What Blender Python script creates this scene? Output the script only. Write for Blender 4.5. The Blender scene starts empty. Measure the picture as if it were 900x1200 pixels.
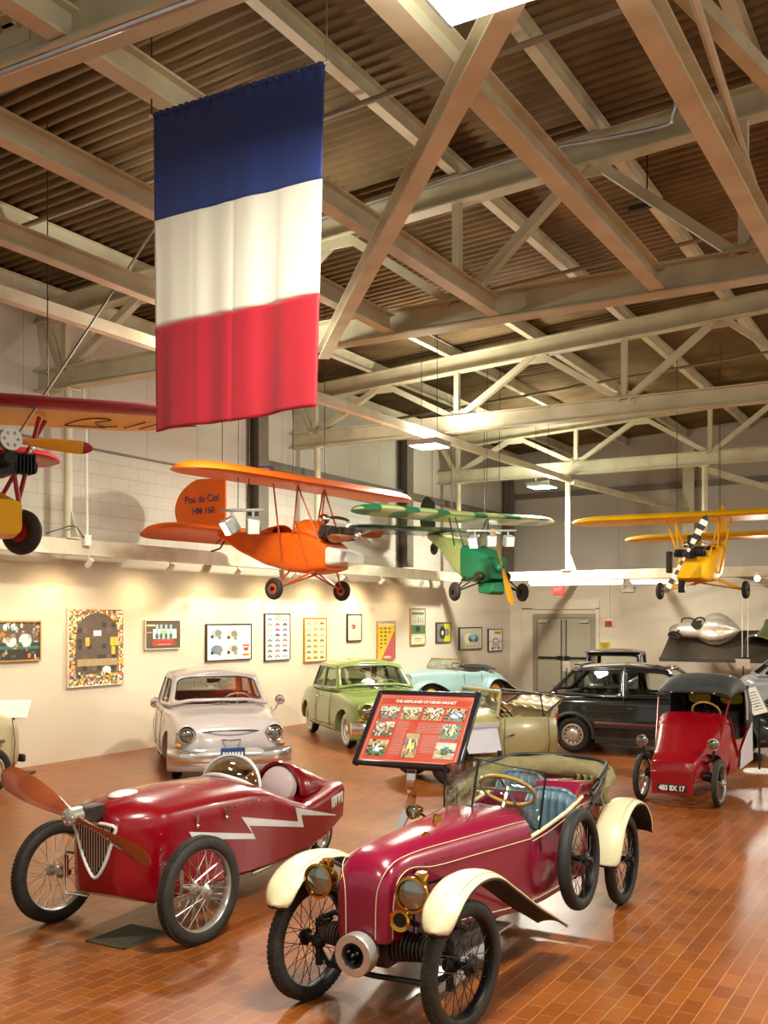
# vehicle museum hall: brick floor, hung aeroplanes, vintage cars
SIDE = 130; EXPO = 0.2; WORLD = .5; PW = 420; SPW = 62; LCOL = (1, .955, .8); UPL = .32
import bpy, bmesh, math, random
from mathutils import Vector as V, Matrix as MX
random.seed(11)
PI = math.pi
sin, cos, tan = math.sin, math.cos, math.tan
SC = bpy.context.scene
COL = SC.collection
TH = math.atan(688/1200.0)
CT, ST = cos(TH), sin(TH)
CAMH = 2.1

def cw(a, b, h=0.0):
    """point a metres right of and b metres ahead of the tripod, h above floor"""
    return V((a*CT - b*ST, a*ST + b*CT, h))
def yaw(a, b):
    d = cw(a, b); return math.atan2(d.y, d.x)

# ---------------------------------------------------------------- materials
def lin(c):
    c = c.lstrip('#')
    r = [int(c[i:i+2], 16)/255 for i in (0, 2, 4)]
    return tuple((x/12.92 if x <= .04045 else ((x+.055)/1.055)**2.4) for x in r) + (1,)
def newmat(name):
    m = bpy.data.materials.new(name); m.use_nodes = True
    nt = m.node_tree
    return m, nt, nt.nodes['Principled BSDF'], nt.nodes, nt.links
def mat(name, col, rough=.5, metal=0., coat=0., var=.12, scale=6., bump=0., emit=0., spec=.5, col2=None):
    m, nt, b, N, L = newmat(name)
    c = lin(col)
    tc = N.new('ShaderNodeTexCoord')
    nz = N.new('ShaderNodeTexNoise'); nz.inputs['Scale'].default_value = scale; nz.inputs['Detail'].default_value = 4
    L.new(tc.outputs['Object'], nz.inputs['Vector'])
    mx = N.new('ShaderNodeMix'); mx.data_type = 'RGBA'
    c2 = lin(col2) if col2 else tuple(x*(1-var) for x in c[:3]) + (1,)
    mx.inputs['A'].default_value = c; mx.inputs['B'].default_value = c2
    rp = N.new('ShaderNodeMapRange'); rp.inputs['From Min'].default_value = .4; rp.inputs['From Max'].default_value = .7
    L.new(nz.outputs['Fac'], rp.inputs['Value']); L.new(rp.outputs['Result'], mx.inputs['Factor'])
    L.new(mx.outputs['Result'], b.inputs['Base Color'])
    b.inputs['Roughness'].default_value = rough; b.inputs['Metallic'].default_value = metal
    b.inputs['Coat Weight'].default_value = coat; b.inputs['Coat Roughness'].default_value = .06
    b.inputs['Specular IOR Level'].default_value = spec
    if emit:
        b.inputs['Emission Color'].default_value = c; b.inputs['Emission Strength'].default_value = emit
    if bump:
        bp = N.new('ShaderNodeBump'); bp.inputs['Strength'].default_value = bump; bp.inputs['Distance'].default_value = .01
        L.new(nz.outputs['Fac'], bp.inputs['Height']); L.new(bp.outputs['Normal'], b.inputs['Normal'])
    return m
def glassmat(name, tint='#f4faf6', refl=.5, rough=.02):
    m, nt, b, N, L = newmat(name)
    N.remove(b)
    out = N['Material Output']
    tr = N.new('ShaderNodeBsdfTransparent'); tr.inputs['Color'].default_value = lin(tint)
    gl = N.new('ShaderNodeBsdfGlossy'); gl.inputs['Roughness'].default_value = rough
    lw = N.new('ShaderNodeLayerWeight'); lw.inputs['Blend'].default_value = .3
    mr = N.new('ShaderNodeMapRange'); mr.inputs['To Min'].default_value = .05; mr.inputs['To Max'].default_value = refl
    mix = N.new('ShaderNodeMixShader')
    L.new(lw.outputs['Fresnel'], mr.inputs['Value']); L.new(mr.outputs['Result'], mix.inputs['Fac'])
    L.new(tr.outputs['BSDF'], mix.inputs[1]); L.new(gl.outputs['BSDF'], mix.inputs[2])
    L.new(mix.outputs['Shader'], out.inputs['Surface'])
    return m

K = {}
def mk(key, *a, **k): K[key] = mat(key, *a, **k)
mk('crimson_paint', '#7f0f30', .24, 0, .4, .08)
mk('red_paint', '#800013', .25, 0, .35, .08)
mk('velocar_red', '#8f0616', .22, 0, .4, .08)
mk('cream_paint', '#ddd5ae', .35, 0, .4, .06)
mk('beige_paint', '#b3a877', .3, 0, .5, .1)
mk('lilac_white', '#d3d2dc', .35, 0, .4, .05)
mk('white_car_paint', '#b9afae', .28, 0, .6, .05)
mk('green_car_paint', '#74873f', .26, 0, .6, .08)
mk('blue_car_paint', '#8caaab', .3, 0, .5, .06)
mk('dark_car_paint', '#10171c', .16, 0, .9, .1)
mk('black_car_paint', '#16181a', .25, 0, .7, .1)
mk('silver_car_paint', '#9fa4a6', .3, .4, .5, .1)
mk('black_plastic', '#1d1d1d', .5)
mk('dark_trim', '#2a2725', .45)
mk('rubber', '#2e2a24', .75, 0, 0, .25, 30, .15, col2='#1f1d1a')
mk('black_rubber', '#1c1c1b', .65)
mk('white_rubber', '#dcd8cb', .7)
mk('chrome', '#ebe9e4', .12, 1, 0, .06)
mk('bumper_chrome', '#e8e6e2', .16, .85, .5)
mk('aluminium', '#c6c3ba', .32, .7, 0, .12)
mk('brushed_silver', '#cfc5b4', .34, .55, .3, .15)
mk('dark_metal', '#23211f', .45, .5)
mk('iron', '#463a32', .55, .5, 0, .3, 12, col2='#241e1a')
mk('brass', '#c79a3c', .18, 1, 0, .2)
mk('copper_wood', '#9c5030', .22, .15, .8, .35, 3, col2='#74351d')
mk('honey_wood', '#c99a4d', .35, 0, .4, .2)
mk('amber_wood', '#e0a42e', .35, 0, .4, .15)
mk('white_lacquer', '#d9dbd9', .35, 0, .3)
mk('blue_leather', '#57707f', .42, 0, .2, .2, 9, .1)
mk('dark_leather', '#2b2420', .5, 0, 0, .2, 9, .1)
mk('maroon_cloth', '#6e2029', .8, 0, 0, .2, 20)
mk('pink_leather', '#dcc8cb', .45, 0, .2, .08)
mk('tan_leather', '#8c5420', .5, 0, .1, .2)
mk('khaki_canvas', '#877c54', .85, 0, 0, .2, 14, .3)
mk('black_canvas', '#343736', .65, 0, .1, .25, 8, .25)
mk('black_cloth', '#17140f', .85)
mk('grey_cloth', '#2b2d30', .85)
mk('orange_paint', '#dc5f0c', .5, 0, .03, .08, 3, spec=.25)
mk('orange_strut', '#b64a1e', .45, 0, .2)
mk('yellow_paint', '#f0b40c', .5, 0, .03, .08, 3, spec=.25)
mk('plane_red', '#9d1324', .5, 0, .03)
mk('plane_green', '#12724c', .5, 0, .03, .1)
mk('plane_pale', '#b9ca83', .5, 0, .03)
mk('plane_dark', '#2c3328', .55, 0, 0, .2)
mk('plane_white', '#dedbd2', .4, 0, .3)
mk('navy_ink', '#31265a', .6)
mk('ink', '#2a2522', .6)
mk('steel_paint', '#c8c3a8', .5, 0, 0, .3, 2.5, .04, col2='#b6af92')
mk('steel_light', '#d5d0b6', .5, 0, 0, .25, 2.5, .04, col2='#c1b898')
mk('steel_dark', '#6f675b', .55, 0, 0, .2, 5)
mk('deck', '#7d694a', .8, 0, 0, .35, 1.3, spec=.2, col2='#5f4e34')
mk('pipe', '#8d7f6d', .5)
mk('conduit', '#cdd0d4', .3, .8)
mk('beam_paint', '#d8d0ba', .5, 0, 0, .15, 3, col2='#c5b998')
mk('cable', '#2a2724', .5)
mk('steel_wire', '#bdb9ae', .35, .8)
mk('door_paint', '#aba48f', .45, 0, 0, .08, 2)
mk('door_frame', '#98917e', .5)
mk('plaster_trim', '#d9ceb9', .6, 0, 0, .06)
mk('exit_red', '#ee5a52', .5, emit=.6)
mk('white_plastic', '#e9e5da', .5)
mk('sign_white', '#f4f0e6', .5, 0, 0, .03)
mk('alarm_red', '#b02a34', .4)
mk('sign_yellow', '#cbb422', .5)
mk('board_red', '#b84836', .3, 0, .3, .12, 5, col2='#c06050')
mk('frame_black', '#191a1e', .3, 0, .4)
mk('frame_brown', '#3d2d20', .4, 0, .2)
mk('frame_gold', '#b98a45', .4, .3)
mk('frame_pale', '#d8cdb8', .4)
mk('paper', '#efe9d4', .6, 0, 0, .05)
mk('paper_cream', '#e8dcb0', .6, 0, 0, .08)
mk('paper_white', '#f0eee8', .6, 0, 0, .04)
mk('backing_dark', '#3d3229', .6, 0, 0, .25, 4)
mk('olive_paint', '#69704c', .35, .2, .4)
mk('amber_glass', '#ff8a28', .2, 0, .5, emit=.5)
mk('amber_lens', '#c9862c', .2, 0, .5)
mk('tail_red', '#c13a20', .25, 0, .5)
mk('lens', '#8f948c', .06, .85, .8)
mk('plate_blue', '#2c4c8e', .4)
mk('grate', '#57503f', .6, .3, 0, .3, 20)
mk('drain_dark', '#1d1a15', .8)
mk('khaki_car', '#b9ab86', .35, 0, .4)
mk('lamp_housing', '#a9a9a5', .4, .3)
mk('spot_grey', '#8d8e8a', .35, .5)
for nm, c in dict(c_white='#ece8dd', c_red='#b9412f', c_orange='#d07a33', c_yellow='#e2bf35', c_green='#5d7a4c', c_teal='#2f7a6c',
                  c_blue='#5d86a8', c_navy='#33405e', c_grey='#85827a', c_dark='#37322c', c_brown='#6f5b45', c_tan='#b29a70',
                  c_sky='#9fc4d2', c_pink='#d9a79a', c_lime='#c9cf2e', c_umber='#5f5044', c_pale='#c9c9b4', c_rose='#c25a62').items():
    mk(nm, c, .55, 0, .15, .15, 14)
K['glass'] = glassmat('glass')
K['glass_green'] = glassmat('glass_green', '#e2efe2', .55)
K['glass_smoke'] = glassmat('glass_smoke', '#8d8f85', .5)
K['glass_amber'] = glassmat('glass_amber', '#e0d8bc', .6)
def lampmat(name, col, strength):
    m, nt, b, N, L = newmat(name)
    b.inputs['Base Color'].default_value = lin(col); b.inputs['Emission Color'].default_value = lin(col)
    b.inputs['Emission Strength'].default_value = strength
    K[name] = m
lampmat('lamp_cool', '#ffffff', 14)
lampmat('lamp_warm', '#ffdf9a', 18)
lampmat('lamp_tube', '#fff6e2', 4)

# ---------------------------------------------------------------- mesh builder
Z = V((0, 0, 1))
def frame(d, up=Z):
    d = V(d).normalized(); u = V(up)
    s = u.cross(d)
    if s.length < 1e-4: s = V((0, 1, 0)).cross(d) if abs(d.y) < .9 else V((1, 0, 0)).cross(d)
    s.normalize(); u = d.cross(s).normalized()
    return d, s, u
class MB:
    def __init__(s): s.v = []; s.f = []; s.m = []; s.mi = 0
    def add(s, vs, fs, mi=None):
        o = len(s.v); s.v += [tuple(p) for p in vs]
        for f in fs: s.f.append([i+o for i in f]); s.m.append(s.mi if mi is None else mi)
        return s
    def box(s, c, d, R=None, mi=None):
        c = V(c); x, y, z = d[0]/2, d[1]/2, d[2]/2
        vs = [V((a*x, b*y, e*z)) for a in (-1, 1) for b in (-1, 1) for e in (-1, 1)]
        if R is not None: vs = [R @ p for p in vs]
        return s.add([p+c for p in vs], [(0, 1, 3, 2), (4, 6, 7, 5), (0, 4, 5, 1), (2, 3, 7, 6), (0, 2, 6, 4), (1, 5, 7, 3)], mi)
    def bar(s, p, q, w, h, up=Z, mi=None):
        p, q = V(p), V(q); d, sd, u = frame(q-p, up)
        vs = [a + sd*x + u*y for a in (p, q) for x, y in ((-w/2, -h/2), (w/2, -h/2), (w/2, h/2), (-w/2, h/2))]
        return s.add(vs, [(3, 2, 1, 0), (4, 5, 6, 7), (0, 1, 5, 4), (1, 2, 6, 5), (2, 3, 7, 6), (3, 0, 4, 7)], mi)
    def ibeam(s, p, q, h, w, tf=.016, tw=.012, up=Z, mi=None):
        """p, q: ends of the centre line"""
        p, q = V(p), V(q); d, sd, u = frame(q-p, up)
        s.bar(p+u*(h/2-tf/2), q+u*(h/2-tf/2), w, tf, up, mi)
        s.bar(p-u*(h/2-tf/2), q-u*(h/2-tf/2), w, tf, up, mi)
        return s.bar(p, q, tw, h-2*tf, up, mi)
    def tube(s, pts, r, n=8, closed=False, cap=True, mi=None):
        pts = [V(p) for p in pts]; k = len(pts)
        rs = r if isinstance(r, (list, tuple)) else [r]*k
        t0 = (pts[1]-pts[0]).normalized()
        _, sd, u = frame(t0); vs = []
        for i, p in enumerate(pts):
            if closed: t = pts[(i+1) % k]-pts[i-1]
            else: t = pts[min(i+1, k-1)]-pts[max(i-1, 0)]
            t.normalize()
            sd = (sd - t*sd.dot(t)).normalized(); u = t.cross(sd)
            for j in range(n):
                a = 2*PI*j/n
                vs.append(p + (sd*cos(a)+u*sin(a))*rs[i])
        fs = []
        for i in range(k if closed else k-1):
            for j in range(n):
                a, b = i*n+j, i*n+(j+1) % n
                c, d = ((i+1) % k)*n+(j+1) % n, ((i+1) % k)*n+j
                fs.append((a, b, c, d))
        if cap and not closed:
            fs += [tuple(range(n-1, -1, -1)), tuple(range((k-1)*n, k*n))]
        return s.add(vs, fs, mi)
    def lathe(s, prof, o=(0, 0, 0), ax=(0, 1, 0), n=28, closed=False, mi=None, a0=0, a1=2*PI):
        """prof: (radius, along-axis)"""
        o = V(o); d, sd, u = frame(ax); k = len(prof); full = abs(a1-a0-2*PI) < 1e-6
        m = n if full else n+1
        vs = [o + d*t + (sd*cos(a0+(a1-a0)*j/n)+u*sin(a0+(a1-a0)*j/n))*r for r, t in prof for j in range(m)]
        fs = []
        for i in range(k if closed else k-1):
            for j in range(n):
                j2 = (j+1) % m
                fs.append((i*m+j, ((i+1) % k)*m+j, ((i+1) % k)*m+j2, i*m+j2))
        return s.add(vs, fs, mi)
    def disc(s, c, r, ax=(0, 1, 0), n=24, mi=None):
        d, sd, u = frame(ax); c = V(c)
        return s.add([c+(sd*cos(2*PI*j/n)+u*sin(2*PI*j/n))*r for j in range(n)], [tuple(range(n))], mi)
    def torus(s, c, ax, R, r, n=32, k=8, mi=None):
        return s.lathe([(R+r*cos(2*PI*i/k), r*sin(2*PI*i/k)) for i in range(k)], c, ax, n, True, mi)
    def loft(s, rings, closed=True, caps=True, mi=None):
        n = len(rings[0]); vs = [p for r in rings for p in r]; fs = []
        for i in range(len(rings)-1):
            for j in range(n if closed else n-1):
                a, b = i*n+j, i*n+(j+1) % n
                fs.append((a, b, b+n, a+n))
        if caps and closed:
            fs += [tuple(range(n-1, -1, -1)), tuple(range((len(rings)-1)*n, len(rings)*n))]
        return s.add(vs, fs, mi)
    def grid(s, fn, nu, nv, mi=None):
        vs = [fn(i/nu, j/nv) for i in range(nu+1) for j in range(nv+1)]
        fs = [(i*(nv+1)+j, (i+1)*(nv+1)+j, (i+1)*(nv+1)+j+1, i*(nv+1)+j+1) for i in range(nu) for j in range(nv)]
        return s.add(vs, fs, mi)
    def prism(s, poly, vec, mi=None):
        n = len(poly); vec = V(vec)
        a = [V(p) for p in poly]; b = [p+vec for p in a]
        return s.add(a+b, [tuple(range(n-1, -1, -1)), tuple(range(n, 2*n))] + [(i, (i+1) % n, (i+1) % n+n, i+n) for i in range(n)], mi)
    def ell(s, c, r, R=None, n=16, k=10, mi=None):
        c = V(c); rx, ry, rz = (r, r, r) if not isinstance(r, (tuple, list)) else r
        vs = []
        for i in range(k+1):
            t = PI*i/k
            for j in range(n):
                p = V((rx*sin(t)*cos(2*PI*j/n), ry*sin(t)*sin(2*PI*j/n), rz*cos(t)))
                vs.append((R @ p if R is not None else p)+c)
        fs = []
        for i in range(k):
            for j in range(n):
                fs.append((i*n+j, (i+1)*n+j, (i+1)*n+(j+1) % n, i*n+(j+1) % n))
        return s.add(vs, fs, mi)
    def build(s, name, m, parent=None, loc=(0, 0, 0), rot=None, bevel=0, sub=0, solid=0, label=None, smooth=True, ang=38, seg=2, off=0):
        me = bpy.data.meshes.new(name); me.from_pydata(s.v, [], s.f)
        ms = m if isinstance(m, (list, tuple)) else [m]
        for x in ms: me.materials.append(K[x])
        for p, i in zip(me.polygons, s.m): p.material_index = i
        bm = bmesh.new(); bm.from_mesh(me)
        bmesh.ops.remove_doubles(bm, verts=bm.verts, dist=1e-5)
        bmesh.ops.recalc_face_normals(bm, faces=bm.faces)
        bm.to_mesh(me); bm.free()
        if smooth:
            for p in me.polygons: p.use_smooth = True
            if not sub: me.set_sharp_from_angle(angle=math.radians(ang))
        o = bpy.data.objects.new(name, me); COL.objects.link(o)
        if parent is not None: o.parent = parent
        o.location = loc
        if rot: o.rotation_euler = rot
        if label: o['label'] = label
        if solid:
            q = o.modifiers.new('thick', 'SOLIDIFY'); q.thickness = solid; q.offset = off
        if bevel:
            q = o.modifiers.new('bev', 'BEVEL'); q.width = bevel; q.segments = seg; q.limit_method = 'ANGLE'; q.angle_limit = .7
            q.harden_normals = False
        if sub:
            q = o.modifiers.new('sub', 'SUBSURF'); q.levels = sub; q.render_levels = sub
        return o

def thing(name, label, cat, loc=(0, 0, 0), rz=0, group=None):
    o = bpy.data.objects.new(name, None); COL.objects.link(o); o.empty_display_size = .1
    o.location = loc; o.rotation_euler = (0, 0, rz); tag(o, label, cat, group); return o
def tag(o, label, cat, group=None):
    o['label'] = label; o['category'] = cat
    if group: o['group'] = group
    return o
def struct(o):
    o['kind'] = 'structure'; return o
def kids(o): return [c for c in bpy.data.objects if c.parent == o]
def dup(o, parent=None):
    c = o.copy(); COL.objects.link(c); c.parent = parent
    for ch in kids(o): dup(ch, c)
    return c
def catmull(P, n=4, closed=False):
    P = [V(p) for p in P]; out = []; k = len(P)
    for i in range(k if closed else k-1):
        if closed: a, b, c, d = P[i-1], P[i], P[(i+1) % k], P[(i+2) % k]
        else: a, b, c, d = P[max(i-1, 0)], P[i], P[i+1], P[min(i+2, k-1)]
        for j in range(n):
            t = j/n
            out.append(.5*((2*b)+(c-a)*t+(2*a-5*b+4*c-d)*t*t+(3*b-a-3*c+d)*t**3))
    if not closed: out.append(P[-1])
    return out
def lerp(xs, x):
    """xs: sorted list of tuples (x, a, b, ...) -> interpolated smooth tuple"""
    if x <= xs[0][0]: return xs[0][1:]
    for p, q in zip(xs, xs[1:]):
        if x <= q[0]:
            t = (x-p[0])/(q[0]-p[0]); return tuple(a+(b-a)*t for a, b in zip(p[1:], q[1:]))
    return xs[-1][1:]
def text(name, s, size, m, parent, loc, rot, depth=.002, sx=1, bold=0, align='CENTER'):
    cu = bpy.data.curves.new(name, 'FONT'); cu.body = s; cu.size = size; cu.align_x = align; cu.align_y = 'CENTER'
    cu.extrude = depth; cu.offset = bold
    t = bpy.data.objects.new(name, cu); COL.objects.link(t)
    dg = bpy.context.evaluated_depsgraph_get()
    me = bpy.data.meshes.new_from_object(t.evaluated_get(dg))
    bpy.data.objects.remove(t); bpy.data.curves.remove(cu)
    me.materials.clear(); me.materials.append(K[m])
    for v in me.vertices: v.co.x *= sx
    o = bpy.data.objects.new(name, me); COL.objects.link(o); o.parent = parent
    if isinstance(rot, MX):
        o.matrix_local = MX.Translation(V(loc)) @ rot.to_4x4()
    else:
        o.location = loc; o.rotation_euler = rot
    return o
def basis(x, y, z=None):
    x = V(x).normalized(); y = V(y); y = (y-x*y.dot(x)).normalized(); z = x.cross(y)
    return MX((x, y, z)).transposed()
def cut(o, cutters):
    """boolean difference, applied to the mesh"""
    bpy.context.view_layer.update()
    tmp = []
    for mb in cutters:
        c = mb.build('cutter', 'black_plastic'); tmp.append(c)
        md = o.modifiers.new('cut', 'BOOLEAN'); md.operation = 'DIFFERENCE'; md.object = c; md.solver = 'EXACT'
        c.parent = o.parent
    bpy.context.view_layer.update()
    dg = bpy.context.evaluated_depsgraph_get()
    me = bpy.data.meshes.new_from_object(o.evaluated_get(dg))
    o.modifiers.clear(); o.data = me
    for c in tmp: bpy.data.objects.remove(c)
    for p in me.polygons: p.use_smooth = True
    me.set_sharp_from_angle(angle=math.radians(38))

# ---------------------------------------------------------------- shared parts
def tyre_prof(R, r, w=None, flat=.75):
    w = w or r; k = 14; pr = []
    for i in range(k):
        a = 2*PI*i/k; c, s_ = cos(a), sin(a)
        pr.append((R-r + r*math.copysign(abs(c)**flat, c), w*math.copysign(abs(s_)**.9, s_)))
    return pr
def spoke_wheel(par, c, R, tr, tyre='rubber', rim='dark_metal', spoke='dark_metal', hub='dark_metal', n=36, rz=0, hubw=.055, hubr=.035, tread=0, name='wheel', rx=0, seg=44):
    rr = R-2*tr+.012
    m = MB(); m.lathe([(rr-.012, -.018), (rr-.004, -.03), (rr+.012, -.028), (rr, -.01), (rr, .01), (rr+.012, .028), (rr-.004, .03), (rr-.012, .018)], n=seg, closed=True)
    w = m.build(name, rim, par, c, (rx, 0, rz))
    t = MB(); t.lathe(tyre_prof(R, tr), n=seg+12, closed=True)
    if tread:
        for i in range(tread):
            a = 2*PI*i/tread
            d = V((cos(a), 0, sin(a))); tg = V((-sin(a), 0, cos(a)))
            for y in (-1, 0, 1):
                t.bar(d*(R-.006)+V((0, y*tr*.42, 0))-tg*.011, d*(R-.006)+V((0, y*tr*.42, 0))+tg*.011, .016 if y else .012, .016, d)
    t.build('tyre', tyre, w)
    if n:
        s = MB()
        for i in range(n):
            a = 2*PI*i/n; sd = 1 if i % 2 else -1; tw = .9 if (i//2) % 2 else -.9
            p = V((cos(a+tw)*hubr, sd*hubw, sin(a+tw)*hubr)); q = V((cos(a)*rr, sd*.006, sin(a)*rr))
            s.tube([p, q], .0022, 4, cap=False)
        s.build('spokes', spoke, w)
    h = MB(); h.lathe([(0, -hubw-.035), (.02, -hubw-.035), (.024, -hubw-.01), (hubr+.008, -hubw), (hubr+.006, -hubw+.012), (.022, -hubw+.02), (.022, hubw-.02), (hubr+.006, hubw-.012), (hubr+.008, hubw), (.024, hubw+.01), (.02, hubw+.035), (0, hubw+.035)], n=16)
    h.build('hub', hub, w)
    return w
def disc_wheel(par, c, R, tr, w, side=1, disc='chrome', cap='chrome', white=False, rz=0, holes=0, tyre='black_rubber'):
    """side: +1 outer face towards +y"""
    rr = R-2*tr
    m = MB(); s = side
    m.lathe([(rr+.012, s*w*.8), (rr-.01, s*w*.85), (rr-.02, s*w*.5), (rr*.75, s*w*.42), (rr*.5, s*w*.5), (0, s*w*.5)], n=28)
    m.lathe([(rr+.012, s*w*.8), (rr+.012, -s*w*.8), (rr-.02, -s*w*.8), (rr-.02, 0), (0, 0)], n=28)
    wh = m.build('wheel', disc, par, c, (0, 0, rz))
    t = MB(); t.lathe(tyre_prof(R, tr, w, .6), n=36, closed=True); t.build('tyre', tyre, wh)
    if white:
        q = MB(); q.lathe([(R-tr*.42, s*w*.93), (R-tr*1.0, s*w*1.03), (R-tr*1.75, s*w*.93)], n=36); q.build('whitewall', 'white_rubber', wh, solid=.006)
    h = MB(); h.lathe([(rr*.62, s*w*.48), (rr*.58, s*w*.75), (rr*.35, s*w*.95), (0, s*w*1.02)], n=24); h.build('hubcap', cap, wh)
    if holes:
        q = MB()
        for i in range(holes):
            a = 2*PI*i/holes
            q.ell((cos(a)*rr*.78, s*w*.47, sin(a)*rr*.78), (rr*.085, .012, rr*.085), n=10, k=6)
        q.build('wheel_slots', 'black_plastic', wh)
    return wh
def headlamp(par, c, r, shell='brass', d=(1, 0, 0), L=.1, lens='lens', ring=None, name='headlamp'):
    d = V(d).normalized(); m = MB()
    m.lathe([(0, -L), (r*.35, -L*.98), (r*.75, -L*.7), (r*.97, -L*.25), (r, 0), (r*1.08, 0), (r*1.08, .016), (r*.92, .018)], c, d, 24)
    o = m.build(name, shell, par)
    q = MB(); q.lathe([(r*.95, .008), (r*.7, .018), (0, .028)], c, d, 24); q.build('lens', lens, o)
    return o
def steering(par, c, R, ax, rim='black_plastic', col='dark_metal', L=.35, thick=.012, name='steering_wheel'):
    ax = V(ax).normalized(); c = V(c)
    m = MB(); m.torus(c, ax, R, thick, 32, 8); o = m.build(name, rim, par)
    q = MB(); d, sd, u = frame(ax)
    for a in (0, PI/2, PI, 1.5*PI):
        q.bar(c, c+(sd*cos(a)+u*sin(a))*R, .02, .005, ax)
    q.lathe([(.03, -.01), (.03, .012), (0, .016)], c, ax, 12)
    q.tube([c, c-ax*L], .014, 8)
    q.build('steering_column', col, o)
    return o
def rounded(n, p):
    out = []
    for i in range(n):
        a = 2*PI*(i+.5)/n; c, s_ = cos(a), sin(a)
        out.append((math.copysign(abs(c)**(2/p), c), math.copysign(abs(s_)**(2/p), s_)))
    return out
def seat(par, c, w=.45, mat_='grey_cloth', back=.6, rx=-.2, head=False, d=.45):
    c = V(c); m = MB(); m.box((0, 0, 0), (d, w, .14)); o = m.build('seat', mat_, par, c, bevel=.04, seg=3)
    b = MB(); R = MX.Rotation(rx, 3, 'Y'); b.box(V((-d/2, 0, .05))+R @ V((0, 0, back/2)), (.12, w, back), R); b.build('seat_back', mat_, o, bevel=.045, seg=3)
    if head:
        q = MB(); q.box(V((-d/2, 0, .1))+R @ V((0, 0, back+.1)), (.08, w*.5, .16), R); q.build('headrest', mat_, o, bevel=.03, seg=3)
    return o
def gh(root, base, roof, crown, paint, glass, seal='black_plastic', mu=.05, mv=.05, bulge=None, skip=(), pw=2.0, rn=7.0, sealr=.012, closed_back=True, nm='roof'):
    """greenhouse: window panels between a belt ring and a roof ring; half rings (y>=0) from front corner to rear corner"""
    mir = lambda L: [V((p[0], -p[1], p[2])) for p in reversed(L)]
    B = [V(p) for p in base]; T = [V(p) for p in roof]
    B = B+mir(B); T = T+mir(T); n = len(B); h = len(base)
    top = []
    names = []
    for i in range(n):
        j = (i+1) % n
        if i == h-1: kind = 'rear_window'
        elif i == n-1: kind = 'windscreen'
        else: kind = 'side_window'
        b = (bulge or {}).get(kind, 0)
        nrm = (B[j]-B[i]).cross(T[i]-B[i]).normalized()
        ctr = sum(B, V())/n
        if nrm.dot((B[i]+B[j])/2-ctr) < 0: nrm = -nrm
        def P(u, v, i=i, j=j, b=b, nrm=nrm):
            return (B[i]*(1-u)+B[j]*u)*(1-v)+(T[i]*(1-u)+T[j]*u)*v + nrm*b*4*u*(1-u)*(1-.35*v)
        W = ((B[j]-B[i]).length+(T[j]-T[i]).length)/2; H = (T[i]-B[i]).length
        k = 48
        outer = []; inner = []
        for (cx, cy) in rounded(k, rn):
            mxm = max(abs(cx), abs(cy))
            outer.append((.5+.5*cx/mxm, .5+.5*cy/mxm))
            inner.append((.5+(.5-mu/W)*cx, .5+(.5-mv/H)*cy))
        top += [P(t/8, 1) for t in range(8)]
        pn = MB()
        pn.loft([[P(*q) for q in outer], [P(*q) for q in inner]], caps=False)
        po = pn.build('window_pillar' if kind == 'side_window' else kind+'_surround', paint, root, solid=.03, off=-1 if False else 0)
        se = MB(); se.tube([P(*q) for q in inner], sealr, 6, closed=True); se.build('window_seal', seal, po)
        if kind not in skip:
            g = MB(); rings = [[P(.5+(u-.5)*s_, .5+(v-.5)*s_) for u, v in inner] for s_ in (1, .75, .5, .25, .02)]
            g.loft(rings, caps=False); g.build(kind, glass, root)
    c = sum(top, V())/len(top)
    r = MB(); rings = []
    for s_ in (1, .93, .82, .65, .45, .25, .03):
        rings.append([V((c.x+(p.x-c.x)*s_, c.y+(p.y-c.y)*s_, p.z*s_+c.z*(1-s_)+crown*(1-s_**pw))) for p in top])
    r.loft(rings, caps=False)
    r.build(nm, paint, root, solid=.03, off=0)
def car_body(root, st, paint, nx=40, name='body', sm=3, arches=(), cutters=(), sub=0, prof=None):
    """st: (x, half width, z bottom, z mid, z shoulder, z top, shoulder width factor)"""
    st = sorted(st); rings = []
    x0, x1 = st[0][0], st[-1][0]
    xs = sorted(set([s_[0] for s_ in st] + [x0+(x1-x0)*i/nx for i in range(nx+1)]))
    # smooth interpolation with catmull per channel
    def val(x):
        for i in range(len(st)-1):
            if x <= st[i+1][0]+1e-9:
                a, b, c, d = st[max(i-1, 0)], st[i], st[i+1], st[min(i+2, len(st)-1)]
                t = (x-b[0])/(c[0]-b[0]); out = []
                for q in range(1, len(b)):
                    m0 = (c[q]-a[q])/(c[0]-a[0])*(c[0]-b[0]); m1 = (d[q]-b[q])/(d[0]-b[0])*(c[0]-b[0])
                    t2, t3 = t*t, t**3
                    out.append((2*t3-3*t2+1)*b[q]+(t3-2*t2+t)*m0+(-2*t3+3*t2)*c[q]+(t3-t2)*m1)
                return out
        return st[-1][1:]
    for x in xs:
        w, zb, zm, zs, zt, sf = val(x)
        half = [(0, zb), (w*.6, zb), (w*.9, zb+.015), (w*.985, zb+.07), (w, zm), (w*(sf+1)/2, (zm+zs)/2+.02), (w*sf, zs), (w*sf*.85, zs+(zt-zs)*.62), (w*sf*.5, zs+(zt-zs)*.9), (0, zt)]
        c = catmull([V((x, y, z)) for y, z in half], sm)
        rings.append(c + [V((p.x, -p.y, p.z)) for p in reversed(c[1:-1])])
    m = MB(); m.loft(rings)
    o = m.build(name, paint, root, ang=30)
    cs = list(cutters)
    for (ax, az, ar, y0, y1) in arches:
        q = MB(); q.lathe([(0, y0), (ar, y0), (ar, y1), (0, y1)], (ax, 0, az), (0, 1, 0), 36); cs.append(q)
    if cs: cut(o, cs)
    return o
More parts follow.
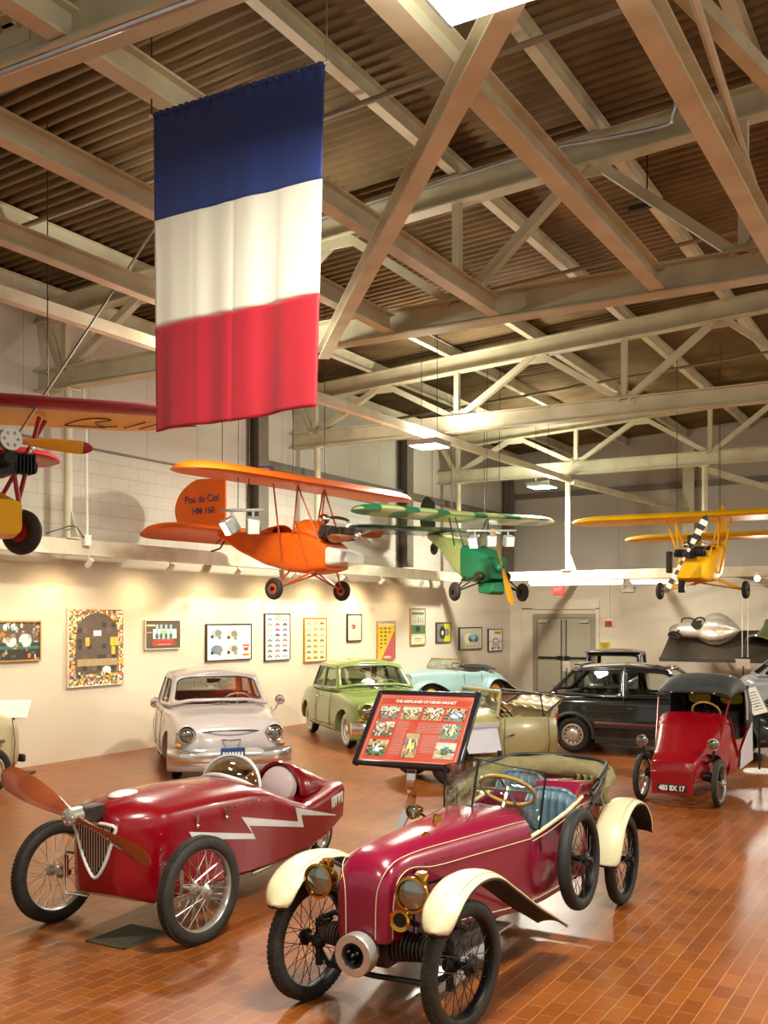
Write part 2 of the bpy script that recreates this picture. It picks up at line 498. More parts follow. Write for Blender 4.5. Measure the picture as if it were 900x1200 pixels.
# ================================================================ camera, colour
cam = bpy.data.cameras.new('camera'); co = bpy.data.objects.new('camera', cam); COL.objects.link(co)
cam.sensor_fit = 'HORIZONTAL'; cam.sensor_width = 36; cam.lens = 36*1200/900
cam.shift_y = 125/900
co.location = (0, 0, CAMH); co.rotation_euler = (PI/2, 0, TH)
cam.clip_end = 200; cam.clip_start = .05
SC.camera = co
vs = SC.view_settings; vs.view_transform = 'Standard'; vs.look = 'None'; vs.gamma = 1; vs.use_curve_mapping = False; vs.exposure = EXPO
def ray(px, py):
    r = (px-450)/1200.0
    return V((r*CT-ST, r*ST+CT, (725-py)/1200.0))
def onX(px, py, X): d = ray(px, py); return V((0, 0, CAMH))+d*(X/d.x)
def onY(px, py, Y): d = ray(px, py); return V((0, 0, CAMH))+d*(Y/d.y)
def onZ(px, py, h=0): d = ray(px, py); return V((0, 0, CAMH))+d*((h-CAMH)/d.z)
def atD(px, py, z): return V((0, 0, CAMH))+ray(px, py)*z

# ================================================================ setting
XW, YW = -11.6, 27.6
XB, YB = -11.0, 22.97         # hung beam planes
XR, YF = 7.0, -5.0
def floor_mat():
    m, nt, b, N, L = newmat('floor_bricks'); K['floor_bricks'] = m
    tc = N.new('ShaderNodeTexCoord'); mp = N.new('ShaderNodeMapping'); mp.inputs['Rotation'].default_value = (0, 0, PI/2)
    L.new(tc.outputs['Object'], mp.inputs['Vector'])
    br = N.new('ShaderNodeTexBrick'); br.offset = .5
    for k, v in (('Scale', 1), ('Brick Width', .205), ('Row Height', .105), ('Mortar Size', .0028), ('Mortar Smooth', .3), ('Bias', -.1)):
        br.inputs[k].default_value = v
    br.inputs['Color1'].default_value = lin('#92501c'); br.inputs['Color2'].default_value = lin('#7a3d14'); br.inputs['Mortar'].default_value = lin('#a57f52')
    L.new(mp.outputs['Vector'], br.inputs['Vector'])
    nz = N.new('ShaderNodeTexNoise'); nz.inputs['Scale'].default_value = .9; nz.inputs['Detail'].default_value = 5
    L.new(tc.outputs['Object'], nz.inputs['Vector'])
    n2 = N.new('ShaderNodeTexNoise'); n2.inputs['Scale'].default_value = 40; n2.inputs['Detail'].default_value = 2
    L.new(tc.outputs['Object'], n2.inputs['Vector'])
    hs = N.new('ShaderNodeMix'); hs.data_type = 'RGBA'; hs.blend_type = 'MULTIPLY'; hs.inputs['Factor'].default_value = .5
    cr = N.new('ShaderNodeValToRGB'); cr.color_ramp.elements[0].position = .35; cr.color_ramp.elements[0].color = (.55, .5, .45, 1); cr.color_ramp.elements[1].position = .65; cr.color_ramp.elements[1].color = (1.1, 1.05, 1, 1)
    L.new(nz.outputs['Fac'], cr.inputs['Fac']); L.new(br.outputs['Color'], hs.inputs['A']); L.new(cr.outputs['Color'], hs.inputs['B'])
    L.new(hs.outputs['Result'], b.inputs['Base Color'])
    rr = N.new('ShaderNodeMapRange'); rr.inputs['To Min'].default_value = .22; rr.inputs['To Max'].default_value = .42
    L.new(nz.outputs['Fac'], rr.inputs['Value']); L.new(rr.outputs['Result'], b.inputs['Roughness'])
    b.inputs['Specular IOR Level'].default_value = .5
    bp = N.new('ShaderNodeBump'); bp.inputs['Strength'].default_value = .35; bp.inputs['Distance'].default_value = .004; bp.invert = True
    ad = N.new('ShaderNodeMath'); ad.operation = 'MULTIPLY_ADD'; ad.inputs[1].default_value = -.25
    L.new(n2.outputs['Fac'], ad.inputs[0]); L.new(br.outputs['Fac'], ad.inputs[2])
    L.new(ad.outputs['Value'], bp.inputs['Height']); L.new(bp.outputs['Normal'], b.inputs['Normal'])
floor_mat()
def wall_mat(name, col, col2, bw=0, bh=0, mortar=None, swap='x', sc=.35, rough=.7, msz=.006):
    m, nt, b, N, L = newmat(name); K[name] = m
    tc = N.new('ShaderNodeTexCoord'); nz = N.new('ShaderNodeTexNoise'); nz.inputs['Scale'].default_value = sc; nz.inputs['Detail'].default_value = 6
    L.new(tc.outputs['Object'], nz.inputs['Vector'])
    mx = N.new('ShaderNodeMix'); mx.data_type = 'RGBA'; mx.inputs['A'].default_value = lin(col); mx.inputs['B'].default_value = lin(col2)
    rp = N.new('ShaderNodeMapRange'); rp.inputs['From Min'].default_value = .4; rp.inputs['From Max'].default_value = .68
    L.new(nz.outputs['Fac'], rp.inputs['Value']); L.new(rp.outputs['Result'], mx.inputs['Factor'])
    last = mx.outputs['Result']
    if bw:
        sp = N.new('ShaderNodeSeparateXYZ'); cb = N.new('ShaderNodeCombineXYZ')
        L.new(tc.outputs['Object'], sp.inputs[0]); L.new(sp.outputs['Y' if swap == 'x' else 'X'], cb.inputs[0]); L.new(sp.outputs['Z'], cb.inputs[1])
        br = N.new('ShaderNodeTexBrick'); br.offset = .5 if bh < .5 else 0
        for k, v in (('Scale', 1), ('Brick Width', bw), ('Row Height', bh), ('Mortar Size', msz), ('Mortar Smooth', .4), ('Bias', 0)): br.inputs[k].default_value = v
        L.new(cb.outputs[0], br.inputs['Vector'])
        m2 = N.new('ShaderNodeMix'); m2.data_type = 'RGBA'; m2.inputs['B'].default_value = lin(mortar)
        L.new(br.outputs['Fac'], m2.inputs['Factor']); L.new(last, m2.inputs['A']); last = m2.outputs['Result']
        bp = N.new('ShaderNodeBump'); bp.inputs['Strength'].default_value = .4; bp.inputs['Distance'].default_value = .01; bp.invert = True
        L.new(br.outputs['Fac'], bp.inputs['Height']); L.new(bp.outputs['Normal'], b.inputs['Normal'])
    L.new(last, b.inputs['Base Color']); b.inputs['Roughness'].default_value = rough
wall_mat('plaster', '#ddd3c0', '#cfc3ad')
wall_mat('blocks', '#cfc9bc', '#bfb8aa', .41, .205, '#b7b0a3', msz=.006)
wall_mat('panels_left', '#cbc5b9', '#bcb5a8', 1.25, 9, '#8a857c')
wall_mat('panels_back', '#b9b2a6', '#aaa397', 1.4, 9, '#8c867c', 'y')

m = MB(); m.box(((XW+XR)/2, (YF+YW)/2, -.05), (XR-XW, YW-YF, .1)); struct(m.build('floor', 'floor_bricks'))
HB = 4.68
m = MB()
m.box((XW-.1, (YF+YW)/2, 1.65), (.2, YW-YF, 3.3), mi=0)
m.box((XW-.1, (YF+YW)/2, (3.3+HB)/2), (.2, YW-YF, HB-3.3), mi=1)
m.box((XW-.1, (YF+YW)/2, (HB+7.1)/2), (.2, YW-YF, 7.1-HB), mi=2)
struct(m.build('wall_left', ['plaster', 'blocks', 'panels_left']))
m = MB()
m.box(((XW+XR)/2, YW+.1, 1.65), (XR-XW, .2, 3.3), mi=0)
m.box(((XW+XR)/2, YW+.1, 5.5), (XR-XW, .2, 4.4), mi=1)
struct(m.build('wall_back', ['plaster', 'panels_back']))
m = MB(); m.bar((XW+.02, YF, HB), (XW+.02, 20.85, HB), .04, .03); struct(m.build('trim_1', 'steel_dark'))
# roof deck: ribbed steel sheet, ribs run across the hall
def roofz(X): return 6.79+.06*(X+12)
m = MB(); prof = []; y = YF; pitch = .16
while y < YW:
    prof += [(y, 0), (y+.07, 0), (y+.085, .075), (y+.145, .075)]; y += pitch
m.loft([[V((X, yy, roofz(X)+zz)) for yy, zz in prof] for X in (XW-.2, XR)], closed=False)
struct(m.build('ceiling', 'deck', solid=.012, off=1, ang=10))

def topz(X): return 6.27+.06*(X+12)
NODE = [-11.05+3.05*k for k in range(6)]
TR = [('A', 4.18, 5.33, 'steel roof truss nearest the camera, cut by the top left corner'),
      ('B', 10.27, 5.33, 'steel roof truss just behind the hanging tricolour flag'),
      ('C', 16.59, 5.43, 'steel roof truss above the orange plane, third of the four trusses'),
      ('D', 22.97, 5.46, 'farthest steel roof truss, above the green plane and the white hanger posts')]
for nm, Y, hb, lab in TR:
    t = thing('roof_truss', lab, 'roof truss', (XW, Y, hb), 0, 'steel roof trusses')
    g = lambda X, z: V((X-XW, 0, z-hb))
    x1 = 4.5
    m = MB(); m.ibeam(g(XW+.01, hb+.15), g(x1, hb+.15), .3, .22, .02, .014); m.build('bottom_chord', 'steel_paint', t)
    m = MB(); m.ibeam(g(XW+.01, topz(XW)+.15), g(x1, topz(x1)+.15), .3, .2, .02, .014); m.build('top_chord', 'steel_paint', t)
    for k, X in enumerate(NODE):
        if X > x1: continue
        m = MB(); m.bar(g(X, hb+.28), g(X, topz(X)+.02), .09, .09, (0, 1, 0)); m.build('vertical_strut', 'steel_paint', t)
        for s in (-1, 1):
            X2 = X+s*1.525
            if X2 < XW+.05: X2 = XW+.08
            if X2 > x1: continue
            m = MB(); m.bar(g(X+s*.06, hb+.28), g(X2-s*.05, topz(X2)+.03), .1, .11, (0, 1, 0)); m.build('diagonal_brace', 'steel_paint', t)
    for X in NODE:
        if X > x1-.3: continue
        for c_, hh in ((g(X, hb+.28), .24), (g(X+1.525, topz(X+1.525)-.02), .18)):
            m = MB(); m.box(c_, (.34, .03, hh)); m.build('gusset_plate', 'steel_paint', t, bevel=.004)
# purlins on the top chords
ords = ['first', 'second', 'third', 'fourth', 'fifth', 'sixth', 'seventh', 'eighth', 'ninth', 'tenth', 'eleventh']
for k in range(10):
    X = -11.35+1.6*k
    if X > 3: break
    z = topz(X)+.3+.105
    m = MB(); m.ibeam((X, -3, z), (X, YW-.02, z), .2, .11, .014, .01)
    tag(m.build('roof_purlin', 'steel_light'), 'steel purlin under the ribbed roof deck, %s from the left wall' % ords[k], 'roof beam', 'roof purlins')
# tie beams at bottom chord level
def tie(X, Y0, Y1, z, w, h, lab, mt='steel_light'):
    m = MB(); m.ibeam((X, Y0, z), (X, Y1, z), h, w, .018, .012)
    return tag(m.build('tie_beam', mt), lab, 'tie beam', 'tie beams between the trusses')
tie(-7.3, -1, 10.16, 5.33+.13, .13, .2, 'steel tie beam passing low behind the left edge of the flag')
tie(-5.75, -1, 10.16, 5.33+.13, .13, .2, 'steel tie beam emerging right of the flag at its white stripe')
tie(-4.45, -1, 10.16, 5.33+.13, .13, .2, 'steel tie beam emerging right of the flag just under its blue stripe')
tie(-2.7, -1, 10.16, 5.33+.13, .15, .2, 'thick steel tie beam passing left of the bright ceiling panel lamp to the truss')
tie(-1.55, -1, 10.16, 5.33+.13, .15, .2, 'thick tan steel tie beam at the upper right of the ceiling')
m = MB(); m.bar((-8.35, -1, 5.28), (-8.15, YB-.1, 5.34), .12, .13)
tag(m.build('tie_beam', 'steel_light'), 'long slender steel tie beam running below the trusses to the far white post', 'tie beam', 'tie beams between the trusses')
m = MB(); m.ibeam((-6.62, 10.12, 5.24), onZ(583, 20, 5.24)+(onZ(583, 20, 5.24)-V((-6.62, 10.12, 5.24))).normalized()*.9, .16, .13, .018, .012)
tag(m.build('diagonal_tie', 'steel_light'), 'wide diagonal steel brace from below the flag up to the bright ceiling panel lamp', 'brace')
m = MB(); a = onZ(812, 0, 5.72); b = onZ(905, 97, 5.72); d = (b-a).normalized(); m.bar(a-d*1.2, b+d*3, .1, .1)
tag(m.build('diagonal_tie', 'steel_light'), 'pale diagonal steel brace cutting the upper right corner of the ceiling', 'brace')
m = MB(); a = onZ(817, 10, 5.615); b = onZ(900, 268, 5.615); d = (b-a).normalized(); m.tube([a-d*.6, b+d*1.5], .03, 8)
tag(m.build('tie_rod', 'steel_light'), 'thin pale steel rod beside the thick tan tie beam at upper right', 'tie rod')
m = MB(); m.bar((-8.1, YB, 5.3), (-6.4, YW-.02, 4.9), .12, .12)
tag(m.build('wall_brace', 'steel_light'), 'steel brace from the white post top to the back wall column', 'brace')
m = MB(); m.bar((-5.0, YB, 5.35), (-2.6, YW-.02, 4.7), .12, .12)
tag(m.build('wall_brace', 'steel_light'), 'steel brace from the truss to the back wall behind the yellow plane', 'brace')
m = MB(); m.bar((XW+.13, 15.3, 5.0), (XW+.13, YW-.1, 5.0), .1, .14)
tag(m.build('wall_girt', 'steel_dark'), 'horizontal steel girt along the left wall behind the orange plane', 'girt')
m = MB(); m.bar((XW+.2, YW-.08, 5.6), (2, YW-.08, 5.75), .08, .16)
tag(m.build('wall_girt', 'steel_dark'), 'horizontal steel girt high on the back wall', 'girt')
# pipes
def pipe(nm, pts, r, mt, lab, cat='pipe'):
    m = MB(); m.tube(pts, r, 8); return tag(m.build(nm, mt), lab, cat)
for Y, lab in ((8.2, 'thin sprinkler pipe under the roof deck in front of the flag truss'), (13.6, 'thin sprinkler pipe under the roof deck between the second and third trusses'), (19.9, 'thin sprinkler pipe under the roof deck between the two farthest trusses')):
    pipe('sprinkler_pipe', [(XW+.3, Y, topz(XW+.3)+.22), (4, Y, topz(4)+.22)], .03, 'pipe', lab)
a = onY(0, 86, 4.04); b = onY(240, -4, 4.04)
pipe('conduit', [a-(b-a)*.5, b+(b-a)*2], .02, 'conduit', 'bright metal conduit along the truss in the upper left corner', 'conduit')
a = onY(450, 236, 10.12); b = onY(640, 175, 10.12); c = onY(770, 150, 10.12); d = onY(793, 100, 10.05); e = onY(793, -6, 9.9)
pipe('conduit', [a-(b-a)*.55]+catmull([b, c, onY(788, 135, 10.1), d, e], 6), .022, 'conduit', 'curved metal conduit along the top of the flag truss bending up at right', 'conduit')
m = MB(); a = onZ(738, 246, 6.55); b = onZ(779, 236, 6.55); m.bar(a, b, .07, .05); o = m.build('heater', 'black_plastic')
tag(o, 'small black bar fixture hanging under the roof deck at right', 'ceiling fixture')
m = MB(); m.tube([(a+b)/2, (a+b)/2+V((0, 0, .75))], .008, 6); m.build('hanger_rod', 'dark_metal', o)
# steel wall columns
def column(px, Y, X, w, d, z0, z1, lab, mt='steel_dark'):
    m = MB(); m.ibeam((X, Y, z0), (X, Y, z1), d, w, .02, .015, up=(0, 1, 0) if abs(X-XW) > .6 else (1, 0, 0))
    tag(m.build('steel_column', mt), lab, 'column', 'wall columns above the beam')
column(295, 15.3, XW+.14, .3, .26, 3.3, 6.3, 'dark steel wall column above the tail of the orange plane')
column(472, 21.0, XW+.14, .3, .26, 3.3, 6.3, 'dark steel wall column between the orange and green planes')
column(590, 27.1, XW+.14, .3, .26, 3.3, 6.4, 'dark steel column in the far corner beside the green plane')
column(775, YW-.14, -6.45, .3, .26, 3.3, 6.7, 'pale steel column on the back wall left of the yellow plane', 'steel_paint')
# beam hung from the trusses all round the picture wall
hb_ = thing('hung_beam', 'cream steel beam hanging from posts along the left and back picture walls', 'beam', (XB, YB, 3.0))
hq = lambda x, y, z: V((x-XB, y-YB, z-3.0))
m = MB(); m.bar(hq(XB, -3, 3.11), hq(XB, YB+.1, 3.11), .18, .22); m.build('side_run', 'beam_paint', hb_, bevel=.008)
m = MB(); m.bar(hq(XB+.09, YB, 3.11), hq(5, YB, 3.11), .18, .22); m.build('back_run', 'beam_paint', hb_, bevel=.008)
m = MB(); m.box(hq(XB+.1, 9.9, 3.01), (.1, 25.8, .03)); m.build('lamp_rail', 'beam_paint', hb_)
for Y in [1.5+2.1*i for i in range(11)]:
    m = MB(); m.bar(hq(XB-.09, Y, 3.12), hq(XW+.01, Y, 3.12), .12, .12); m.build('wall_bracket', 'steel_dark', hb_)
for X in [-9.6+2.4*i for i in range(6)]:
    m = MB(); m.bar(hq(X, YB+.09, 3.14), hq(X, YW-.01, 3.14), .14, .12); m.build('wall_bracket', 'steel_dark', hb_)
for X, Y, h, lab in ((XB, 10.27, 5.33, 'cream hanger post on the left wall behind the red and yellow plane'),
                     (XB, 16.59, 5.43, 'cream hanger post behind the nose of the orange plane'),
                     (XB, 22.9, 5.46, 'cream hanger post at the bend of the hung beam behind the green plane'),
                     (-8.2, 22.97, 5.46, 'white hanger post between the green and yellow planes'),
                     (-5.06, 22.97, 5.46, 'white hanger post right above the yellow plane')):
    t = thing('hanger_post', lab, 'post', (X, Y, 3.22), 0, 'hanger posts of the hung beam')
    m = MB(); m.tube([(0, 0, 0), (0, 0, h-3.22)], .065 if X > XB else .06, 12); m.build('tube', 'steel_light', t)
    m = MB(); m.box((0, 0, .012), (.24, .24, .024)); m.box((0, 0, h-3.24), (.24, .24, .024)); m.prism([(.06, -.01, .03), (.2, -.01, .03), (.06, -.01, .4)], (0, .02, 0)); m.build('end_plates', 'steel_light', t)
# ---------------- lamps
def area(nm, loc, sx, sy, power, col=(1, .95, .88), rot=(0, 0, 0), spread=180):
    l = bpy.data.lights.new(nm, 'AREA'); l.shape = 'RECTANGLE'; l.size = sx; l.size_y = sy; l.energy = power; l.color = col; l.spread = math.radians(spread)
    o = bpy.data.objects.new(nm, l); COL.objects.link(o); o.location = loc; o.rotation_euler = rot; return o
def spot(nm, loc, target, power, col=(1, .78, .5), ang=70, blend=.8, rad=.04):
    l = bpy.data.lights.new(nm, 'SPOT'); l.energy = power; l.color = col; l.spot_size = math.radians(ang); l.spot_blend = blend; l.shadow_soft_size = rad
    o = bpy.data.objects.new(nm, l); COL.objects.link(o); o.location = loc
    o.rotation_euler = (V(target)-V(loc)).to_track_quat('-Z', 'Y').to_euler(); return o
def panel_lamp(loc, sx, sy, lab, power, side=0, zt=None):
    t = thing('ceiling_lamp', lab, 'ceiling lamp', loc, 0, 'panel lamps under the roof')
    m = MB(); m.box((0, 0, .05), (sx+.06, sy+.06, .1)); m.build('lamp_housing', 'lamp_housing', t, bevel=.01)
    m = MB(); m.box((0, 0, -.004), (sx, sy, .012)); m.build('diffuser', 'lamp_cool', t)
    X = loc[0]
    zt = zt or roofz(X)
    m = MB()
    for s in (-1, 1): m.tube([(s*sx*.3, 0, .1), (s*sx*.3, 0, zt-loc[2])], .006, 6)
    m.build('hanger_rods', 'dark_metal', t)
    a = area('panel_lamp_light', (0, 0, -.02), sx, sy, power, LCOL); a.parent = t
    a = area('added_uplight', (0, 0, .12), sx, sy, power*UPL, LCOL, (PI, 0, 0)); a.parent = t  # extra upward light added above the housing to brighten the ceiling
    if side:
        l = bpy.data.lights.new('added_side_light', 'POINT'); l.energy = side; l.color = LCOL; l.shadow_soft_size = .06  # extra point light added to brighten the upper walls
        o = bpy.data.objects.new('added_side_light', l); COL.objects.link(o); o.parent = t; o.location = (0, 0, -.09)
    return t
c = onZ(528, 30, 5.0)
panel_lamp((c.x+.42, c.y-.42, 5.0), .82, .82, 'large bright white panel lamp at the top edge of the picture', PW*.75)
panel_lamp((-8.05, 15.6, 5.05), .5, .5, 'bright panel lamp glowing above the green plane, left of the white post', PW*.9, SIDE)
panel_lamp((-8.35, 21.7, 5.05), .5, .5, 'smaller bright panel lamp right beside the white hanger post', PW*.9, SIDE)
panel_lamp((-7.25, 9.25, 5.0), .5, .5, 'panel lamp under the roof hidden behind the flag', PW*.5, SIDE)
panel_lamp((-3.2, -1.2, 5.3), .8, .8, 'panel lamp under the roof behind the camera', PW*.3)
panel_lamp((2.6, 4.4, 5.3), .8, .8, 'panel lamp under the roof at right of the camera', PW*.4)
panel_lamp((4.0, 12.0, 5.3), .8, .8, 'panel lamp under the roof far at right of the camera', PW*.9, SIDE*1.5)
panel_lamp((3.4, 20.5, 5.3), .8, .8, 'added unseen panel lamp under the roof right of the yellow plane, out of the picture', PW*1.2, SIDE*1.5)  # out-of-view lamp added to brighten the dark far end
# track spots below the hung beam washing the picture wall
for Y, pw in ((5.2, 1.1), (7.0, 1.1), (8.8, 1.1), (10.5, 1.1), (12.2, 1), (13.9, 1), (15.6, 1.1), (17.2, 1.5), (18.8, 2.4), (20.6, .6)):
    t = thing('track_spot', 'small white track spot under the hung beam, washing the left picture wall', 'spotlight', (XB+.16, Y, 2.98), 0, 'track spots along the picture wall')
    m = MB(); m.tube([(0, 0, .02), (0, 0, -.06)], .012, 8); m.build('stem', 'white_plastic', t)
    d = V((-.75, 0, -.66)).normalized()
    m = MB(); m.lathe([(0, -.09), (.035, -.085), (.045, 0), (.04, .05), (.036, .05)], (0, 0, -.1), d, 14); m.build('lamp_head', 'white_plastic', t)
    m = MB(); m.disc(V((0, 0, -.1))+d*.04, .035, d, 14); m.build('bulb', 'lamp_warm', t)
    s = spot('track_spot_light', (0, 0, 0), (1, 0, 0), SPW*pw, (1, .74, .42), 150, 1, .12); s.parent = t
    s.location = V((0, 0, -.1))+d*.07; s.rotation_euler = (V((-.62, 0, -1.5))).to_track_quat('-Z', 'Y').to_euler()
for a_, b_, lab in ((-9.15, -6.85, 'white strip lamp under the back beam above the double doors'), (-6.7, -5.6, 'white strip lamp under the back beam left of the yellow plane')):
    t = thing('strip_lamp', lab, 'strip lamp', ((a_+b_)/2, YB, 2.908), 0, 'strip lamps on the back beam')
    m = MB(); m.box((0, 0, .05), (b_-a_, .16, .08)); m.build('lamp_housing', 'white_plastic', t, bevel=.008)
    m = MB(); m.tube([(-(b_-a_)/2+.04, -.03, 0), ((b_-a_)/2-.04, -.03, 0)], .028, 10); m.build('lamp_tube', 'lamp_tube', t)
t = thing('beam_spot', 'bright spotlight under the back beam at the right edge of the picture', 'spotlight', onY(887, 676, YB-.15)+V((0, 0, .1)))
m = MB(); m.tube([(0, 0, 0), (0, 0, -.06)], .012, 8); m.build('stem', 'white_plastic', t)
m = MB(); m.lathe([(0, -.1), (.05, -.09), (.065, 0), (.07, .06), (.066, .06)], (0, 0, -.12), (.3, -1, -.3), 16); m.build('lamp_head', 'white_plastic', t)
m = MB(); m.disc(V((0, 0, -.12))+V((.3, -1, -.3)).normalized()*.05, .06, (.3, -1, -.3), 16); m.build('bulb', 'lamp_warm', t)
s = spot('beam_spot_light', (.03, -.09, -.15), (.6, -2, -.8), 90, (1, .93, .8), 110, .6, .12); s.parent = t
t = thing('track_spot', 'small white track spot under the back beam aimed at the silver streamliner', 'spotlight', (-5.3, YB+.02, 2.98), 0, 'track spots along the picture wall')
m = MB(); m.tube([(0, 0, .02), (0, 0, -.06)], .012, 8); m.build('stem', 'white_plastic', t)
m = MB(); m.lathe([(0, -.09), (.035, -.085), (.045, 0), (.04, .05), (.036, .05)], (0, 0, -.1), (0, .85, -.5), 14); m.build('lamp_head', 'white_plastic', t)
s = spot('track_spot_light', (0, .1, -.16), (-.6, 2.4, -1.5), 170, (1, .88, .68), 75, .9, .05); s.parent = t
# ---------------- doors on the back wall
p0, p1, p2 = onY(630, 725, YW), onY(661.5, 725, YW), onY(693.5, 725, YW)
HD = 2.12
m = MB()
m.box((p0.x-.06, YW-.03, HD/2), (.12, .08, HD)); m.box((p2.x+.06, YW-.03, HD/2), (.12, .08, HD)); m.box(((p0.x+p2.x)/2, YW-.03, HD+.06), (p2.x-p0.x+.24, .08, .12))
struct(m.build('trim_2', 'door_frame', bevel=.006))
m = MB(); q = onY(612, 712, YW); q2 = onY(703, 712, YW)
m.box(((q.x+p0.x-.12)/2, YW-.02, 1.2), (p0.x-.12-q.x, .06, 2.4)); m.box(((q2.x+p2.x+.12)/2, YW-.02, 1.2), (q2.x-p2.x-.12, .06, 2.4)); m.box(((q.x+q2.x)/2, YW-.02, 2.5), (q2.x-q.x, .06, .28))
struct(m.build('trim_3', 'plaster_trim', bevel=.006))
for n_, a, b, s in ((1, p0, p1, 1), (2, p1, p2, -1)):
    m = MB(); m.box(((a.x+b.x)/2, YW-.025, HD/2), (abs(b.x-a.x)-.02, .05, HD-.02))
    d = struct(m.build('door_%d' % n_, 'door_paint', bevel=.004))
    cx = (a.x+b.x)/2
    m = MB(); m.box((cx, YW-.1, 1.0), (abs(b.x-a.x)*.86, .035, .05)); m.box((b.x-.1*s if s > 0 else a.x+.1, YW-.1, 1.0), (.16, .06, .1)); m.build('push_bar', 'dark_metal', d, bevel=.006)
    m = MB(); m.box((a.x+.2 if s > 0 else b.x-.2, YW-.09, HD-.1), (.28, .06, .07)); m.bar((a.x+.3 if s > 0 else b.x-.3, YW-.09, HD-.07), (cx, YW-.06, HD-.03), .025, .02); m.build('door_closer', 'aluminium', d, bevel=.005)
    m = MB(); m.bar((b.x-.07*s if s > 0 else a.x+.07, YW-.06, .05), (b.x-.07*s if s > 0 else a.x+.07, YW-.06, HD-.05), .025, .02); m.build('vertical_rod', 'dark_metal', d)
# wall fittings on the back wall
e = onY(655, 691, YW)
t = thing('exit_sign', 'small red exit sign high above the double doors', 'exit sign', (e.x, YW, e.z))
m = MB(); m.box((0, -.04, 0), (.34, .06, .27)); m.build('sign_box', 'exit_red', t, bevel=.01)
text('letters', 'EXIT', .15, 'sign_white', t, (0, -.075, 0), (PI/2, 0, 0), .003, .8, .004)
e = onY(714, 730, YW)
t = thing('fire_alarm', 'red fire alarm with white base on the wall right of the doors', 'alarm', (e.x, YW, e.z))
m = MB(); m.box((0, -.025, 0), (.26, .05, .2)); m.build('back_box', 'white_plastic', t, bevel=.01)
m = MB(); m.box((0, -.07, -.01), (.2, .06, .13)); m.build('horn', 'alarm_red', t, bevel=.015)
m = MB(); m.tube([(.0, -.03, .1), (.0, -.03, 1.15)], .015, 8); m.build('wire_tube', 'white_plastic', t)
e = onY(709, 757, YW)
t = thing('notice', 'small yellow notice on the wall right of the doors', 'notice', (e.x, YW, e.z))
m = MB(); m.box((0, -.008, 0), (.3, .016, .22)); m.build('plate', 'sign_yellow', t, bevel=.004)
m = MB()
for i in range(4): m.box((-.02+.01*i, -.018, .06-.04*i), (.2-.03*i, .003, .014))
m.build('print_lines', 'c_brown', t)
e = onY(737, 691, YW)
t = thing('emergency_light', 'white twin emergency light high on the back wall', 'emergency light', (e.x, YW, e.z))
m = MB(); m.box((0, -.045, 0), (.34, .09, .14)); m.build('case', 'white_plastic', t, bevel=.015)
for s in (-1, 1):
    m = MB(); m.lathe([(0, 0), (.05, .0), (.065, .06), (.06, .065), (0, .05)], (s*.11, -.1, .1), (s*.3, -1, -.3), 14); m.build('lamp_head', 'white_plastic', t)
e = onY(713.5, 758, YW)
# notice stand in front of the doors
e = onY(664, 781, 25.8)
t = thing('sign_stand', 'thin stand with a white card in front of the double doors', 'sign stand', (e.x, 25.8, 0))
m = MB(); m.lathe([(0, .03), (.13, .025), (.15, 0), (0, 0)], ax=Z, n=20); m.build('base', 'dark_metal', t)
m = MB(); m.tube([(0, 0, .02), (0, 0, e.z)], .012, 8); m.build('pole', 'dark_metal', t)
m = MB(); m.box((0, -.02, e.z), (.2, .012, .3), MX.Rotation(.5, 3, 'X') @ MX.Rotation(.15, 3, 'Y')); m.build('card', 'sign_white', t)
# wiring box on the left wall
e = onX(88, 632, XB+.13); e.y += .22
t = thing('junction_box', 'white electrical box on the hung beam beside the left hanger post', 'electrical box', e)
m = MB(); m.box((0, 0, 0), (.06, .12, .16)); m.build('box', 'white_plastic', t, bevel=.008)
m = MB(); m.tube([(.0, 0, .08), (.0, 0, .4), (0, -.02, 1.7), (-.05, -.02, 2.2)], .02, 8); m.build('conduit', 'white_plastic', t)
m = MB(); m.tube(catmull([(0, -.06, .03), (.02, -.25, .18), (.0, -.5, .12), (-.05, -.7, .05)], 5), .008, 6); m.build('cable', 'cable', t)
# ================================================================ pictures on the left wall
class PR(MB):
    """flat print: quads and blobs on a sheet w x h, facing -y"""
    def __init__(s, w, h, mats): super().__init__(); s.w, s.h, s.mats = w, h, mats; s.lay = 0
    def idx(s, k):
        if k not in s.mats: s.mats.append(k)
        return s.mats.index(k)
    def q(s, u0, v0, u1, v1, k):
        y = -.0006*s.lay; s.lay += .02
        f = lambda u, v: V(((u-.5)*s.w, y, (v-.5)*s.h))
        s.add([f(u0, v0), f(u1, v0), f(u1, v1), f(u0, v1)], [(0, 1, 2, 3)], s.idx(k))
    def poly(s, pts, k):
        y = -.0006*s.lay; s.lay += .02
        s.add([V(((u-.5)*s.w, y, (v-.5)*s.h)) for u, v in pts], [tuple(range(len(pts)))], s.idx(k))
    def e(s, u, v, ru, rv, k, n=14, a0=0, a1=2*PI):
        s.poly([(u+ru*cos(a0+(a1-a0)*i/n), v+rv*sin(a0+(a1-a0)*i/n)) for i in range(n)], k)
    def car(s, u, v, w, h, k):
        s.poly([(u-w, v-h*.4), (u+w, v-h*.4), (u+w, v+h*.1), (u+w*.5, v+h*.2), (u+w*.3, v+h*.7), (u-w*.4, v+h*.7), (u-w*.6, v+h*.2), (u-w, v+h*.1)], k)
        for d in (-.55, .55): s.e(u+d*w, v-h*.45, w*.24, h*.35, 'c_dark', 8)
